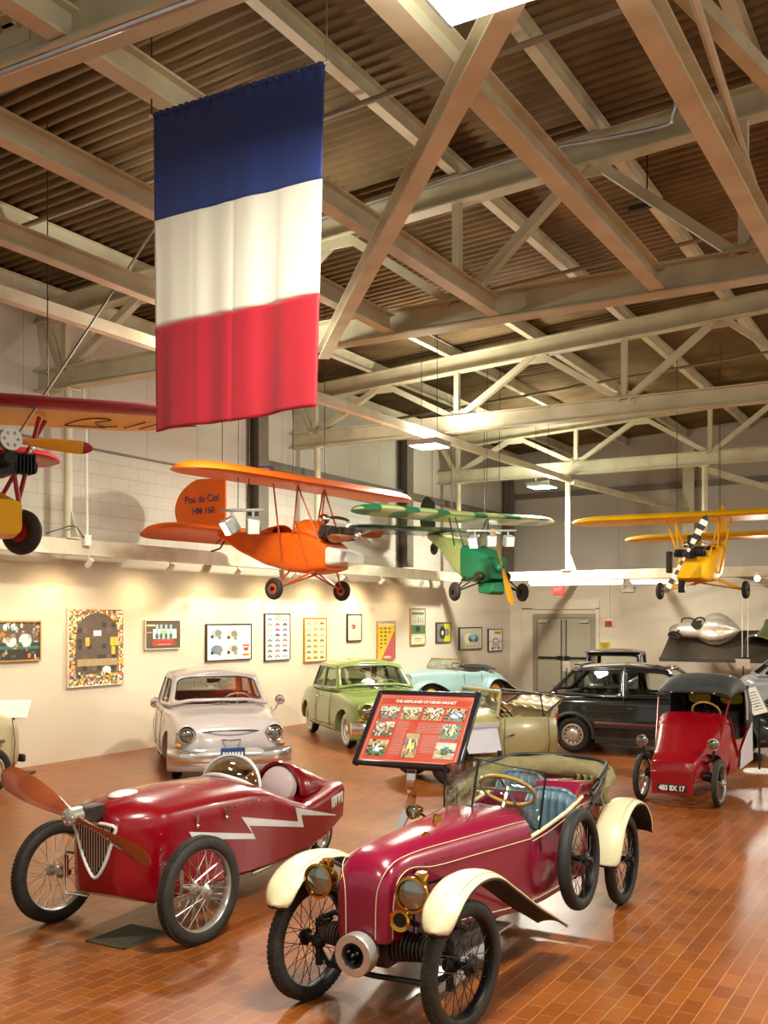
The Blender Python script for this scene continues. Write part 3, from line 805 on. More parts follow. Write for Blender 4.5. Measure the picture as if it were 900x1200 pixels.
def picture(px, lab, fr, paper, draw, fw=.025, dep=.045, X=XW, group=None, back=None):
    x0, x1, yt, yb = px
    a, b = onX(x0, 725, X), onX(x1, 725, X); xm = (x0+x1)/2
    t_, b_ = onX(xm, yt, X), onX(xm, yb, X)
    w = abs(b.y-a.y); h = t_.z-b_.z
    t = thing('framed_picture', lab, 'picture', (X, (a.y+b.y)/2, (t_.z+b_.z)/2), PI/2)
    m = MB()
    for s_ in (-1, 1):
        m.box((s_*(w/2-fw/2), -dep/2, 0), (fw, dep, h)); m.box((0, -dep/2, s_*(h/2-fw/2)), (w-2*fw, dep, fw))
    m.build('frame', fr, t, bevel=.004)
    p = PR(w-fw, h-fw, [paper]); p.box((0, .006, 0), (w-fw, .012, h-fw)); p.lay = .7
    draw(p); o = p.build('print', p.mats, t, (0, -dep+.014, 0), smooth=False)
    return t
rc = random.choice
def d_watches(p):
    p.q(0, 0, 1, 1, 'c_dark'); p.q(0, .3, 1, .38, 'c_teal'); p.q(0, .45, 1, .95, 'c_umber')
    for u, v, r in ((.18, .85, .07), (.42, .86, .06), (.55, .87, .06), (.5, .5, .1), (.74, .52, .12), (.25, .6, .08)):
        p.e(u, v, r, r*1.6, 'c_grey'); p.e(u, v, r*.88, r*1.4, 'paper_white')
    for i in range(90): p.e(random.random()*.96+.02, random.random()*.96+.02, .012+.03*random.random(), .02+.05*random.random(), rc(['c_dark', 'c_brown', 'c_tan', 'c_sky', 'c_teal', 'c_grey', 'c_orange', 'c_pale']), 7)
def d_collage(p):
    ks = ['c_red', 'c_yellow', 'c_orange', 'paper_cream', 'c_teal', 'c_green', 'c_blue', 'paper_white', 'c_pink', 'c_yellow', 'c_dark', 'paper_cream', 'c_red', 'c_tan']
    for i in range(34):
        for j in range(40):
            if abs(i-16.5) < 10 and 7 < j < 29: continue
            p.q(i/34, j/40, (i+.9+.6*random.random())/34, (j+.8+random.random())/40, rc(ks))
    p.poly([(.14, .16), (.86, .16), (.9, .32)] + [(.52+.38*cos(a), .66+.29*sin(a)) for a in [PI*i/16 for i in range(17)]] + [(.12, .32)], 'c_umber')
    for i in range(8):
        for j in range(9): p.q(.16+.087*i, .2+.07*j, .238+.087*i, .262+.07*j, rc(['c_umber', 'c_umber', 'c_brown', 'c_dark', 'c_umber']))
    p.q(.15, .26, .88, .35, 'c_tan')
    for i in range(14): p.q(.17+.05*i, .27, .175+.05*i, .34, 'c_brown')
    for u, v in ((.3, .52), (.75, .52), (.83, .52), (.77, .4)): p.q(u, v, u+.07, v+.11, 'c_yellow')
    p.q(.44, .65, .58, .72, 'paper_white'); p.e(.68, .2, .08, .05, 'paper_white')
    for i in range(30): p.e(.1+.8*random.random(), .04+.13*random.random(), .02, .02, rc(ks), 7)
def d_engine(p):
    p.q(0, 0, 1, 1, 'c_umber'); p.q(.2, .12, .85, .24, 'c_red'); p.q(.3, .3, .8, .34, 'c_rose')
    p.q(.22, .36, .9, .7, 'paper_white'); p.q(.45, .5, .6, .66, 'c_yellow')
    for u in (.3, .42, .56, .7): p.q(u, .38, u+.07, .86, 'c_sky'); p.e(u+.03, .45, .05, .1, 'c_teal')
    p.q(.05, .8, .28, .86, 'paper_cream'); p.q(.05, .56, .2, .6, 'c_tan')
    p.poly([(.2, .3), (.85, .3), (.75, .12), (.3, .12)], 'c_red'); p.q(.35, .14, .72, .17, 'c_pink')
def d_four(p):
    for u, v, k in ((.22, .75, 'c_sky'), (.58, .72, 'c_pale'), (.22, .3, 'c_blue'), (.58, .3, 'c_pale')):
        p.e(u, v, .13, .13, k); p.e(u+.03, v+.01, .07, .09, 'c_grey'); p.e(u-.1, v-.09, .035, .05, 'c_dark'); p.e(u+.06, v-.12, .035, .05, 'c_grey')
    p.q(.8, .37, .96, .42, 'c_red'); p.poly([(.81, .34), (.95, .34), (.92, .24), (.84, .24)], 'c_red'); p.q(.8, .1, .96, .16, 'c_orange')
def d_chart(rows, cols):
    def f(p):
        p.q(.4, .85, .62, .97, 'c_pink')
        ks = ['c_blue', 'c_orange', 'c_grey', 'c_pale', 'c_red', 'c_tan', 'c_green', 'c_dark', 'c_sky']
        for i in range(cols):
            for j in range(rows):
                if i == 1 and j == rows-1: continue
                p.car(.2+.3*i, .09+.82*j/(rows-.8), .1, .045, rc(ks))
    return f
def d_smallcar(p):
    p.q(.12, .76, .88, .78, 'c_brown'); p.q(.2, .72, .8, .735, 'c_brown'); p.e(.42, .54, .17, .1, 'c_dark'); p.e(.46, .57, .11, .06, 'c_red'); p.e(.36, .52, .08, .05, 'c_grey')
    p.q(.2, .1, .8, .12, 'c_tan')
def d_split(p):
    p.q(0, 0, 1, .9, 'c_yellow'); p.poly([(.2, 0), (1, 0), (1, .78)], 'c_rose'); p.q(.03, .9, .97, 1, 'paper_white')
    for i in range(8): p.q(.08+.11*i, .92, .15+.11*i, .98, 'c_grey')
    for i in range(3):
        for j in range(6):
            u, v = .2+.24*i, .32+.1*j
            if u < .2+v*.95-.12: p.car(u, v, .08, .035, rc(['c_green', 'c_dark', 'c_brown']))
    p.e(.55, .06, .22, .025, 'paper_cream')
def d_green(p):
    p.q(0, 0, 1, .96, 'c_pale'); p.q(0, .3, 1, .55, 'c_green'); p.e(.5, .45, .26, .1, 'c_teal'); p.e(.5, .44, .16, .08, 'c_dark')
    for u in (.2, .35, .55, .7, .85): p.q(u-.02, .6, u+.02, .6+.3*random.random(), 'c_green')
    p.q(.1, .84, .9, .9, 'c_green'); p.e(.5, .14, .5, .12, 'paper_cream'); p.q(.25, .16, .75, .18, 'c_dark'); p.q(.3, .1, .7, .115, 'c_brown')
def d_lime(p):
    p.q(0, 0, 1, 1, 'c_grey'); p.q(.52, 0, 1, 1, 'c_lime'); p.e(.42, .5, .22, .34, 'c_dark'); p.e(.42, .48, .07, .12, 'paper_white'); p.e(.75, .52, .16, .2, 'c_grey'); p.e(.7, .14, .15, .08, 'c_lime')
def d_bluecar(p):
    p.q(.05, .05, .95, .95, 'c_pale'); p.e(.4, .5, .2, .25, 'paper_cream'); p.e(.62, .5, .24, .18, 'c_blue'); p.e(.6, .56, .12, .12, 'c_sky'); p.e(.48, .4, .05, .08, 'c_dark'); p.e(.76, .4, .05, .08, 'c_dark'); p.q(.3, .1, .7, .14, 'c_tan')
def d_whitecar(p):
    p.q(.4, .76, .92, .92, 'c_yellow'); p.q(.5, .82, .85, .86, 'c_red'); p.e(.55, .35, .3, .22, 'c_pale'); p.e(.5, .48, .2, .12, 'c_grey'); p.e(.52, .46, .15, .08, 'paper_white')
    p.q(.0, .42, .2, .45, 'c_red'); p.q(.8, .42, 1, .45, 'c_red'); p.e(.3, .12, .08, .06, 'c_dark'); p.e(.75, .12, .08, .06, 'c_dark'); p.e(.5, .12, .05, .03, 'c_red')
picture((-26, 46, 727.5, 776), 'wide framed photo of watches and dials at the left edge of the picture', 'frame_gold', 'c_dark', d_watches)
picture((77, 143, 713, 804), 'large colourful collage with a dark arched centre, biggest picture on the wall', 'frame_pale', 'paper_cream', d_collage, .02)
picture((168, 209.5, 726.5, 761), 'small framed photo of a red and white engine on dark ground', 'frame_pale', 'c_umber', d_engine, .018)
picture((240, 293, 731, 774), 'framed white poster with four round machines above the white sedan', 'frame_brown', 'paper_white', d_four, .02)
picture((308.5, 338.5, 719, 774), 'tall chart of many small cars, left one of two car charts', 'frame_brown', 'paper_white', d_chart(8, 3), .018)
picture((355, 381, 724, 775.5), 'tall chart of many small cars, right one of two car charts', 'frame_gold', 'paper_cream', d_chart(7, 3), .018)
picture((405.5, 422.5, 719.5, 751.5), 'small cream poster in a black frame with one tiny dark car', 'frame_black', 'paper_cream', d_smallcar, .025)
picture((441, 461.5, 728, 773), 'yellow and red diagonally split poster above the green sedan', 'frame_gold', 'c_yellow', d_split, .012)
picture((479.5, 497, 713, 756), 'tall green and cream poster in a gold frame', 'frame_gold', 'c_pale', d_green, .02)
picture((510, 527, 729.5, 753), 'small grey and lime picture in a dark frame', 'frame_brown', 'c_grey', d_lime, .02)
picture((537, 563.5, 735, 761), 'black framed picture of a small blue car', 'frame_black', 'paper_cream', d_bluecar, .025)
picture((571, 587.5, 737, 763), 'black framed white poster with a yellow block, last before the corner', 'frame_black', 'paper_white', d_whitecar, .02)
# ================================================================ flag
fl0, fl1 = cw(-1.445, 6.42), cw(-.345, 5.93)
fw_ = (fl1-fl0).length
t = thing('tricolour_flag', 'large blue, white and red vertical banner flag hanging from two cords', 'flag', (fl0.x, fl0.y, 5.26), math.atan2((fl1-fl0).y, (fl1-fl0).x))
def fold(u, v):
    a = .25+.75*v
    return a*(.010*sin(u*19+.4+.7*v)+.004*sin(u*37+1.2-.5*v)+.010*sin(u*8+v*2)-.012*(abs(sin(u*PI*4))**.35)) + .010*sin(u*95)*math.exp(-v*26)
FH = 1.99
bands = ((0, .335, 'flag_blue'), (.335, .668, 'flag_white'), (.668, 1, 'flag_red'))
def cloth(name, col):
    m, nt, b, N, L = newmat(name); K[name] = m
    b.inputs['Base Color'].default_value = lin(col); b.inputs['Roughness'].default_value = .55
    b.inputs['Sheen Weight'].default_value = .3
    tr = N.new('ShaderNodeBsdfTranslucent'); tr.inputs['Color'].default_value = lin(col)
    mx = N.new('ShaderNodeMixShader'); mx.inputs['Fac'].default_value = .3
    wv = N.new('ShaderNodeTexNoise'); wv.inputs['Scale'].default_value = 300
    bp = N.new('ShaderNodeBump'); bp.inputs['Strength'].default_value = .05; L.new(wv.outputs['Fac'], bp.inputs['Height']); L.new(bp.outputs['Normal'], b.inputs['Normal'])
    o = N['Material Output']; L.new(b.outputs[0], mx.inputs[1]); L.new(tr.outputs[0], mx.inputs[2]); L.new(mx.outputs[0], o.inputs['Surface'])
cloth('flag_blue', '#1d3478'); cloth('flag_white', '#e8e5d8'); cloth('flag_red', '#b40f28')
for (v0, v1, k), nm in zip(bands, ('blue_band', 'white_band', 'red_band')):
    m = MB()
    def fp(i, j, v0=v0, v1=v1):
        u = i; v = v0+(v1-v0)*j
        sag = .012*sin(u*PI)*v
        bot = .035*sin(u*9)*v*v*.5
        return V((u*fw_*(1-.045*v)+.02*v*sin(u*6)*.5+.005*v, fold(u, v), -v*FH-sag*.5+.05*u*v*0+bot*.3+.06*u))
    m.grid(fp, 90, 26); m.build(nm, k, t, solid=.002, ang=80)
m = MB(); m.tube([(-.03, 0, -.004), (fw_+.03, 0, .058)], .008, 8); m.build('rod', 'white_plastic', t)
m = MB(); m.tube([V((fw_*i/120, .003*sin(i*1.7), .06*i/120-.006)) for i in range(121)], [.017+.004*sin(i*1.3) for i in range(121)], 10); m.build('rod_sleeve', 'flag_blue', t)
for u, nm in ((-.015, 'cord'), (fw_+.015, 'cord')):
    zt = roofz(-5)-5.26
    m = MB(); m.tube([(u, 0, .05*(u > .1)), (u, 0, zt)], .006, 6); m.build(nm, 'cable' if u < .1 else 'steel_wire', t)
# ================================================================ information board
BL = cw(-.228, 7.41, 1.05)
ex = cw(.908, -.419); ez = V(cw(.19, .424)) + V((0, 0, .5)); hgt = ez.length; ez.normalize()
R = basis(ex, ez); w_ = .83; nrm = R @ V((0, 0, 1))
t = thing('information_board', 'red information board in a black frame on a bent chrome stand', 'sign', cw(-.02, 7.45))
ic = BL+V(ex).normalized()*w_/2+ez*hgt/2 - V(t.location)
RM = R.to_4x4(); RM.translation = ic
def onboard(o): o.matrix_local = RM @ o.matrix_local; return o
m = MB(); h2 = hgt/2; w2 = w_/2; fb = .035
for s_ in (-1, 1):
    m.box((s_*(w2-fb/2), 0, 0), (fb, hgt, .035)); m.box((0, s_*(h2-fb/2), 0), (w_-2*fb, fb, .035))
onboard(m.build('frame', 'frame_black', t, bevel=.008))
p = MB(); mats_ = ['board_red', 'c_grey', 'c_brown', 'c_rose', 'c_umber', 'c_pale', 'c_tan', 'c_dark', 'c_sky', 'paper_cream', 'c_yellow', 'c_green', 'c_blue', 'paper_white', 'c_red', 'c_pink']
p.box((0, 0, -.004), (w_-fb, hgt-fb, .012), mi=0)
iw, ih = w_-2*fb, hgt-2*fb
lay = [0]
def bq(u0, v0, u1, v1, k):
    lay[0] += .000004; z = .0025+lay[0]
    p.add([V(((u-.5)*iw, (v-.5)*ih, z)) for u, v in ((u0, v0), (u1, v0), (u1, v1), (u0, v1))], [(0, 1, 2, 3)], mats_.index(k))
def photo(u0, v0, u1, v1, base, blobs):
    bq(u0, v0, u1, v1, base); W, H = u1-u0, v1-v0
    sky, gr = rc(['c_pale', 'c_sky', 'c_tan', 'c_grey']), rc(['c_green', 'c_brown', 'c_grey', 'c_tan'])
    n, k = 12, 8
    for i in range(n):
        for j in range(k):
            d = ((i-5.5-random.random())/3.6)**2+((j-3.4)/1.7)**2
            c = rc(blobs) if d < 1 else (rc([gr, gr, gr, base]) if j < 3 else rc([sky, sky, sky, base, 'c_pale']) if j > 4 else rc([base, gr, sky, 'c_umber']))
            bq(u0+W*i/n, v0+H*j/k, u0+W*(i+1)/n, v0+H*(j+1)/k, c)
for a in ((.03, .835, .97, .84), (.03, .945, .97, .95)): bq(*a, 'c_pink')
bq(.02, .02, .98, .026, 'c_pink'); bq(.02, .97, .98, .976, 'c_pink'); bq(.02, .02, .025, .976, 'c_pink'); bq(.975, .02, .98, .976, 'c_pink')
for i, (b_, k_) in enumerate((('c_umber', ['c_tan', 'c_red', 'c_pale', 'c_dark']), ('c_green', ['c_tan', 'c_pale', 'c_umber']), ('c_umber', ['c_red', 'c_dark', 'c_tan', 'paper_white']), ('c_dark', ['paper_white', 'c_blue', 'c_sky']))):
    photo(.05+.232*i, .625, .25+.232*i, .815, b_, k_)
photo(.05, .36, .25, .58, 'c_pale', ['c_orange' if 0 else 'c_tan', 'c_red', 'c_sky', 'c_green']); photo(.05, .08, .25, .31, 'c_dark', ['paper_white', 'c_sky', 'c_umber'])
photo(.745, .36, .945, .58, 'c_green', ['c_yellow', 'c_sky', 'c_pale', 'c_dark']); photo(.745, .08, .945, .31, 'c_sky', ['c_dark', 'c_blue', 'c_umber', 'c_green'])
photo(.42, .07, .56, .42, 'c_umber', ['c_yellow', 'c_tan', 'c_dark', 'paper_cream']); bq(.43, .34, .55, .42, 'c_tan')
for cu, v0, v1 in ((.28, .1, .58), (.5, .44, .58), (.59, .15, .4), (.59, .43, .58)):
    v = v1
    wid = .19 if cu > .3 else .2
    if cu == .28: wid = .13
    while v > v0:
        bq(cu, v-.006, cu+wid*(.85+.15*random.random()), v, 'c_pink'); v -= .022
onboard(p.build('panel', mats_, t, smooth=False))
tx = text('title', 'THE AIRPLANES OF HENRI MIGNET', .036, 'paper_white', t, (0, (.89-.5)*ih, .008), (0, 0, 0), .0006, .86, .0006); bpy.context.view_layer.update(); onboard(tx)
m = MB(); pts = catmull([ic+nrm*-.02+ez*.1, ic+nrm*-.06-ez*.1, ic-nrm*.12-ez*.33+V((0, 0, -.05)), V((ic.x*.8, ic.y*.8, .75)), V((0, 0, .3)), V((0, 0, .012))], 6)
q = V(ex).normalized()*.032
m.loft([[p_+q+V((0, 0, .0))+nrm*.008, p_-q+nrm*.008, p_-q-nrm*.008, p_+q-nrm*.008] for p_ in pts]); m.build('stand', 'chrome', t, bevel=.003)
m = MB(); m.box((0, 0, .01), (.36, .3, .02)); m.build('base', 'dark_metal', t, bevel=.005)
# ================================================================ floor drain
g = onZ(150, 1098)
t = thing('floor_drain', 'square iron drain grate in the brick floor beside the red propeller car', 'drain', (g.x, g.y, 0))
m = MB(); m.box((0, 0, .002), (.34, .42, .004)); m.build('pit', 'drain_dark', t)
m = MB()
for i in range(12): m.box((-.16+.029*i, 0, .004), (.014, .4, .006))
for s_ in (-1, 1): m.box((0, s_*.2, .004), (.34, .02, .008)); m.box((s_*.165, 0, .004), (.02, .42, .008))
m.build('grate', 'grate', t)
# ================================================================ wall display: streamliner on a tilted dark deck
YA, YC = 24.9, 26.1
a0 = onY(773, 771, YA); a1 = onY(787, 738, YC)
L_ = 6.5
t = thing('display_deck', 'dark tilted display shelf mounted along the back wall', 'display shelf', (a0.x, YA, a0.z))
up = V((0, YC-YA, a1.z-a0.z)); upn = up.normalized(); nn = V((0, -up.z, up.y)).normalized()
Rk = basis((1, 0, 0), upn)
m = MB(); m.prism([V((0, 0, 0)), V((L_, 0, 0)), V((L_, 0, 0))+up, up], -nn*.08); m.build('deck', 'backing_dark', t, bevel=.01)
m = MB(); m.box((L_/2, -.03, -.03), (L_, .06, .1)); m.build('front_lip', 'dark_trim', t, bevel=.006)
for X in (.6, 3.4, 6):
    m = MB(); m.bar((X, .1, -.05), (X, YW-YA-.004, -.05), .06, .08); m.bar((X, YW-YA-.034, -.1), (X, YW-YA-.034, .6), .06, .06); m.bar(V((X, 0, 0))+up*.8-nn*.1, (X, YW-YA-.05, .55), .05, .05); m.build('bracket', 'dark_metal', t)
def dk(px, py, h=0):
    d = ray(px, py); o = V((0, 0, CAMH)); p0_ = V(t0loc)
    k = (p0_-o).dot(nn)/d.dot(nn); return o+d*k+nn*h
t0loc = V((a0.x, YA, a0.z)); deck_t = t
# streamliner body lying along the deck
pA, pB = dk(786, 751), dk(870, 752)
Lb = (pB-pA).length
t = thing('streamliner', 'bulbous polished silver streamliner bike body with open cockpit on the dark shelf', 'vehicle', pA+nn*.32)
Rb = basis(pB-pA, upn)  # x along body, y up the deck, z out
prof = [(0, .03, 0, 0), (.04, .12, 0, 0), (.14, .19, 0, 0), (.3, .225, .01, 0), (.42, .24, .02, .02), (.5, .33, .03, .1), (.6, .4, .04, .16), (.7, .4, .04, .18), (.8, .33, .03, .15), (.9, .2, .02, .08), (.96, .1, .01, .03), (1, .015, 0, 0)]
rings = []
for i in range(41):
    x = i/40; r, of, fl_ = lerp(prof, x)
    rg = []
    for j in range(40):
        a = 2*PI*j/40; k = 1+.24*fl_/.18*abs(cos(a*3)) - .14*fl_/.18
        rg.append(Rb @ V((x*Lb, of+r*1.05*k*cos(a), r*.95*k*sin(a)*.9)))
    rings.append(rg)
m = MB(); m.loft(rings); m.build('body', 'brushed_silver', t)
m = MB(); m.ell(Rb @ V((.44*Lb, -.07, .2)), (.18, .13, .08), Rb); m.build('cockpit', 'black_cloth', t)
m = MB(); m.torus(Rb @ V((.44*Lb, -.08, .245)), Rb @ V((-.25, -.35, .9)), .16, .022, 28, 6); m.build('cockpit_rim', 'dark_leather', t)
m = MB(); m.tube([Rb @ V(p_) for p_ in catmull([(.17*Lb, .12, .1), (.15*Lb, .34, .1), (.22*Lb, .42, .1), (.32*Lb, .34, .1), (.36*Lb, .25, .1)], 5)], .018, 8); m.build('handlebar', 'iron', t)
m = MB(); m.torus(Rb @ V((.12*Lb, -.3, .02)), Rb @ V((.2, 0, 1)), .13, .035, 28, 8); w = m.build('wheel', 'black_rubber', t)
m = MB()
for i in range(6): m.bar(Rb @ V((.12*Lb, -.3, .02)), Rb @ V((.12*Lb+.12*cos(i*PI/3), -.3+.12*sin(i*PI/3), .02)), .01, .01)
m.lathe([(.03, -.03), (.03, .03), (0, .03)], Rb @ V((.12*Lb, -.3, .02)), Rb @ V((0, 0, 1)), 12); m.build('spokes', 'iron', w)
m = MB(); m.bar(Rb @ V((.12*Lb, -.3, .06)), Rb @ V((.2*Lb, -.1, .1)), .03, .03); m.build('fork', 'iron', t)
pB = dk(893, 758)
t = thing('bell_cowl', 'olive green bell shaped metal cowl on the dark shelf at the right edge', 'metal cowl', pB+nn*.02)
m = MB(); m.lathe([(.36, 0), (.4, .03), (.36, .06), (.27, .12), (.2, .35), (.18, .55), (.2, .68), (.1, .76), (0, .78)], (0, 0, 0), (upn*.9+nn*.35+V((.25, 0, 0))), 28); m.build('cowl', 'olive_paint', t)
m = MB(); m.torus(V((0, 0, 0)), (upn*.9+nn*.35+V((.25, 0, 0))), .38, .03, 32, 8); m.build('rim', 'olive_paint', t)
for px in (871, 877.5):
    a = dk(px, 768.5); zt = roofz(a.x)
    t = thing('display_wire', 'thin white cord hanging in front of the dark shelf, %s of two' % ('left' if px < 875 else 'right'), 'cord', a+nn*.03, 0, 'cords in front of the shelf')
    m = MB(); m.tube([(0, -.1, 0), (0, -.1, 1.6)], .008, 6); m.tube([(0, -.1, 1.6), (0, YW-a.y-.03, 1.7)], .008, 6); m.build('cord', 'sign_white', t)
    m = MB(); m.lathe([(0, 0), (.02, .01), (.014, .09), (0, .1)], (0, -.1, -.06), Z, 10); m.build('weight', 'aluminium', t)
e = atD(871, 778, 23)
t = thing('sign_stand', 'white card on a thin pole in front of the dark display shelf', 'sign stand', (e.x, e.y, 0))
m = MB(); m.tube([(0, 0, .02), (0, 0, e.z-.05)], .014, 8); m.build('pole', 'dark_metal', t)
m = MB(); m.lathe([(0, .03), (.16, .025), (.18, 0), (0, 0)], ax=Z, n=20); m.build('base', 'dark_metal', t)
m = MB(); m.box((0, -.02, e.z), (.31, .012, .24), MX.Rotation(.5, 3, 'X')); m.build('card', 'sign_white', t)
# ================================================================ hanging aeroplanes
def striped(name, a, b, freq, axis=1, wob=.5, thr=.5):
    m, nt, bs, N, L = newmat(name); K[name] = m
    tc = N.new('ShaderNodeTexCoord'); sp = N.new('ShaderNodeSeparateXYZ'); L.new(tc.outputs['Object'], sp.inputs[0])
    nz = N.new('ShaderNodeTexNoise'); nz.inputs['Scale'].default_value = 1.4; L.new(tc.outputs['Object'], nz.inputs['Vector'])
    ad = N.new('ShaderNodeMath'); ad.operation = 'MULTIPLY_ADD'; ad.inputs[1].default_value = wob; L.new(nz.outputs['Fac'], ad.inputs[0]); L.new(sp.outputs[axis], ad.inputs[2])
    sc = N.new('ShaderNodeMath'); sc.operation = 'MULTIPLY'; sc.inputs[1].default_value = freq; L.new(ad.outputs[0], sc.inputs[0])
    fr = N.new('ShaderNodeMath'); fr.operation = 'FRACT'; L.new(sc.outputs[0], fr.inputs[0])
    gt = N.new('ShaderNodeMath'); gt.operation = 'GREATER_THAN'; gt.inputs[1].default_value = thr; L.new(fr.outputs[0], gt.inputs[0])
    mx = N.new('ShaderNodeMix'); mx.data_type = 'RGBA'; mx.inputs['A'].default_value = lin(a); mx.inputs['B'].default_value = lin(b); L.new(gt.outputs[0], mx.inputs['Factor'])
    L.new(mx.outputs['Result'], bs.inputs['Base Color']); bs.inputs['Roughness'].default_value = .35; bs.inputs['Coat Weight'].default_value = .4
striped('camo_wing', '#b4c984', '#157a50', 1.25, 1, .7, .56)
striped('camo_shaded', '#4c5a3c', '#20301f', 1.1, 1, .7)  # darker copy of the camouflage, the rear wing's shade painted in
def wing_mesh(span, chord, th, tip=.5, dih=0, inc=0, tw=1.6, sec=9, x0=0.):
    m = MB(); rings = []; S = span/2; n = 36
    for i in range(n+1):
        t = -cos(PI*i/n); y = t*S; d = (abs(y)-(S-tip))/tip
        k = math.sqrt(max(1-d*d, .0016)) if d > 0 else 1
        c = chord*k; tk = th*min(1, k**.6); rg = []
        prof = [(.5, 0), (.47, .3), (.4, .62), (.25, .95), (.05, 1), (-.2, .62), (-.5, .03), (-.5, -.03), (-.2, -.05), (.1, -.12), (.35, -.22), (.46, -.18)]
        for px, pz in prof:
            x = px*c; z = pz*tk
            rg.append(V((x0+x*cos(inc)-z*sin(inc)*0, y, z+x*sin(inc)+dih*abs(y))))
        rings.append(rg)
    m.loft(rings); return m
def prop_blade(c, half, R, chord=.11, th=.03, segs=16):
    """two blades along +-z of frame R, facing x of R"""
    m = MB()
    for s in (1, -1):
        rings = []
        for i in range(segs+1):
            t = i/segs; r = .03+t*(half-.03)
            ch = chord*(.42+.58*sin(min(1, t*1.5)*PI/2))*(1 if t < .8 else math.sqrt(max(0.02, 1-((t-.8)/.21)**2)))
            a = s*(1.05-.75*t); tk = th*(1.2-.9*t)
            rg = []
            for j in range(10):
                q = 2*PI*j/10; y = ch/2*cos(q); x = tk/2*sin(q)
                rg.append(V(c)+R @ V((x*cos(a)-y*sin(a), x*sin(a)+y*cos(a), s*r)))
            rings.append(rg)
        m.loft(rings)
    return m
def bladestripes(m, segs=16, per=2):
    # alternate material along each blade (10 faces a ring)
    k = 0
    for b in range(2):
        for i in range(segs):
            for j in range(10): m.m[k] = (i//per) % 2; k += 1
        for j in range(2): m.m[k] = 1 if j else 0; k += 1
def boxfus(st, n=3):
    """st: (x, half width, zb, zt); rounded box sections"""
    m = MB(); rings = []
    for x, w, zb, zt in st:
        rg = []
        for cx, cy in rounded(24, 6): rg.append(V((x, w*cx, (zb+zt)/2+(zt-zb)/2*cy)))
        rings.append(rg)
    m.loft(rings); return m
def small_wheel(par, c, R, hubm, tr=None, wd=.05, rz=0):
    tr = tr or R*.36
    m = MB(); m.lathe([(0, -wd*.7), (R-2*tr+.01, -wd*.7), (R-2*tr+.02, 0), (R-2*tr+.01, wd*.7), (0, wd*.7)], n=20)
    w = m.build('wheel', hubm, par, c, (0, 0, rz))
    t = MB(); t.lathe(tyre_prof(R, tr, wd, .8), n=28, closed=True); t.build('tyre', 'rubber', w)
    h = MB(); h.lathe([(0, -wd*1.3), (.03, -wd*1.3), (.03, wd*1.3), (0, wd*1.3)], n=12); h.build('hub', 'dark_metal', w)
def rods(par, name, prs, r, mt):
    for p, q in prs:
        m = MB(); m.tube([p, q], r, 8); m.build(name, mt, par)
def engine(par, c, s=1., mt='iron'):
    c = V(c); m = MB(); m.box(c, (.3*s, .2*s, .18*s))
    for y in (-1, 1):
        for i in range(6): m.box(c+V((.02, y*(.13+.03*i)*s, .02)), (.15*s, .014*s, .16*s))
        m.tube([c+V((0, y*.1*s, 0)), c+V((0, y*.32*s, .0))], .05*s, 10)
    m.lathe([(0, -.05), (.07*s, -.04), (.05*s, .2*s), (.0, .2*s)], c+V((.12*s, 0, .02)), (1, 0, 0), 14)
    o = m.build('engine', mt, par, bevel=.004)
    q = MB(); q.tube(catmull([c+V((-.1, .25*s, .05)), c+V((-.05, .3*s, .2*s)), c+V((-.2*s, .1*s, .24*s)), c+V((-.3*s, -.1*s, .1*s))], 5), .022*s, 8); q.ell(c+V((-.12*s, -.12*s, .2*s)), (.09*s, .07*s, .07*s)); q.build('exhaust_pipe', 'chrome', o)
    return o
def cables(par, pts, zt, mt='cable', r=.006):
    for p in pts:
        m = MB(); m.tube([p, (p[0], p[1], zt)], r, 6); m.build('hanging_cable', mt, par)
# ---- orange plane
z0 = 2.37
O = cw(-1.17, 15)
pl = thing('hanging_aeroplane', 'orange tandem wing aeroplane hanging nose right from the roof', 'aeroplane', (O.x, O.y, z0), yaw(.8, -.6))
h = lambda x, y, z: V((x, y, z-z0))
m = wing_mesh(4.9, .95, .13, .7, .0, -.03); m.build('front_wing', 'orange_paint', pl, (.0, 0, 4.03-z0), (0, 0, 0))
m = wing_mesh(2.75, .9, .12, .6, 0, .16); m.build('rear_wing', 'orange_paint', pl, (-1.95, 0.05, 3.40-z0))
m = boxfus([(-1.75, .03, 3.38-z0, 3.44-z0), (-1.2, .16, 3.12-z0, 3.42-z0), (-.6, .27, 2.9-z0, 3.38-z0), (-.1, .32, 2.78-z0, 3.36-z0), (.25, .32, 2.74-z0, 3.34-z0), (.5, .3, 2.77-z0, 3.22-z0), (.62, .27, 2.79-z0, 3.15-z0)])
m.build('fuselage', 'orange_paint', pl)
m = boxfus([(.62, .255, 2.84-z0, 3.12-z0), (.8, .24, 2.86-z0, 3.08-z0), (.95, .2, 2.88-z0, 3.02-z0)]); m.build('engine_cowling', 'plane_white', pl)
m = MB(); m.loft([[V((x, w*cos(a), z+hh*sin(a))) for a in [PI*i/14 for i in range(15)]] for x, w, z, hh in ((-.02, .29, 3.34-z0, .02), (.08, .29, 3.34-z0, .2), (.3, .27, 3.3-z0, .2), (.5, .22, 3.2-z0, .13))], closed=False); m.build('windscreen_fairing', 'orange_paint', pl, solid=.012)
m = MB(); m.loft([[V((x, w*cos(a), z+hh*sin(a))) for a in [PI*i/14 for i in range(15)]] for x, w, z, hh in ((-.9, .1, 3.38-z0, .02), (-.6, .2, 3.37-z0, .1), (-.42, .24, 3.36-z0, .13))], closed=False); m.build('headrest_fairing', 'orange_paint', pl, solid=.012)
fin = [(-1.62, 0, 4.3), (-1.62, 0, 3.40)] + [(-2.0-.78*cos(a), 0, 3.85+.5*sin(a)) for a in [-1.2+2.45*i/14 for i in range(15)]]
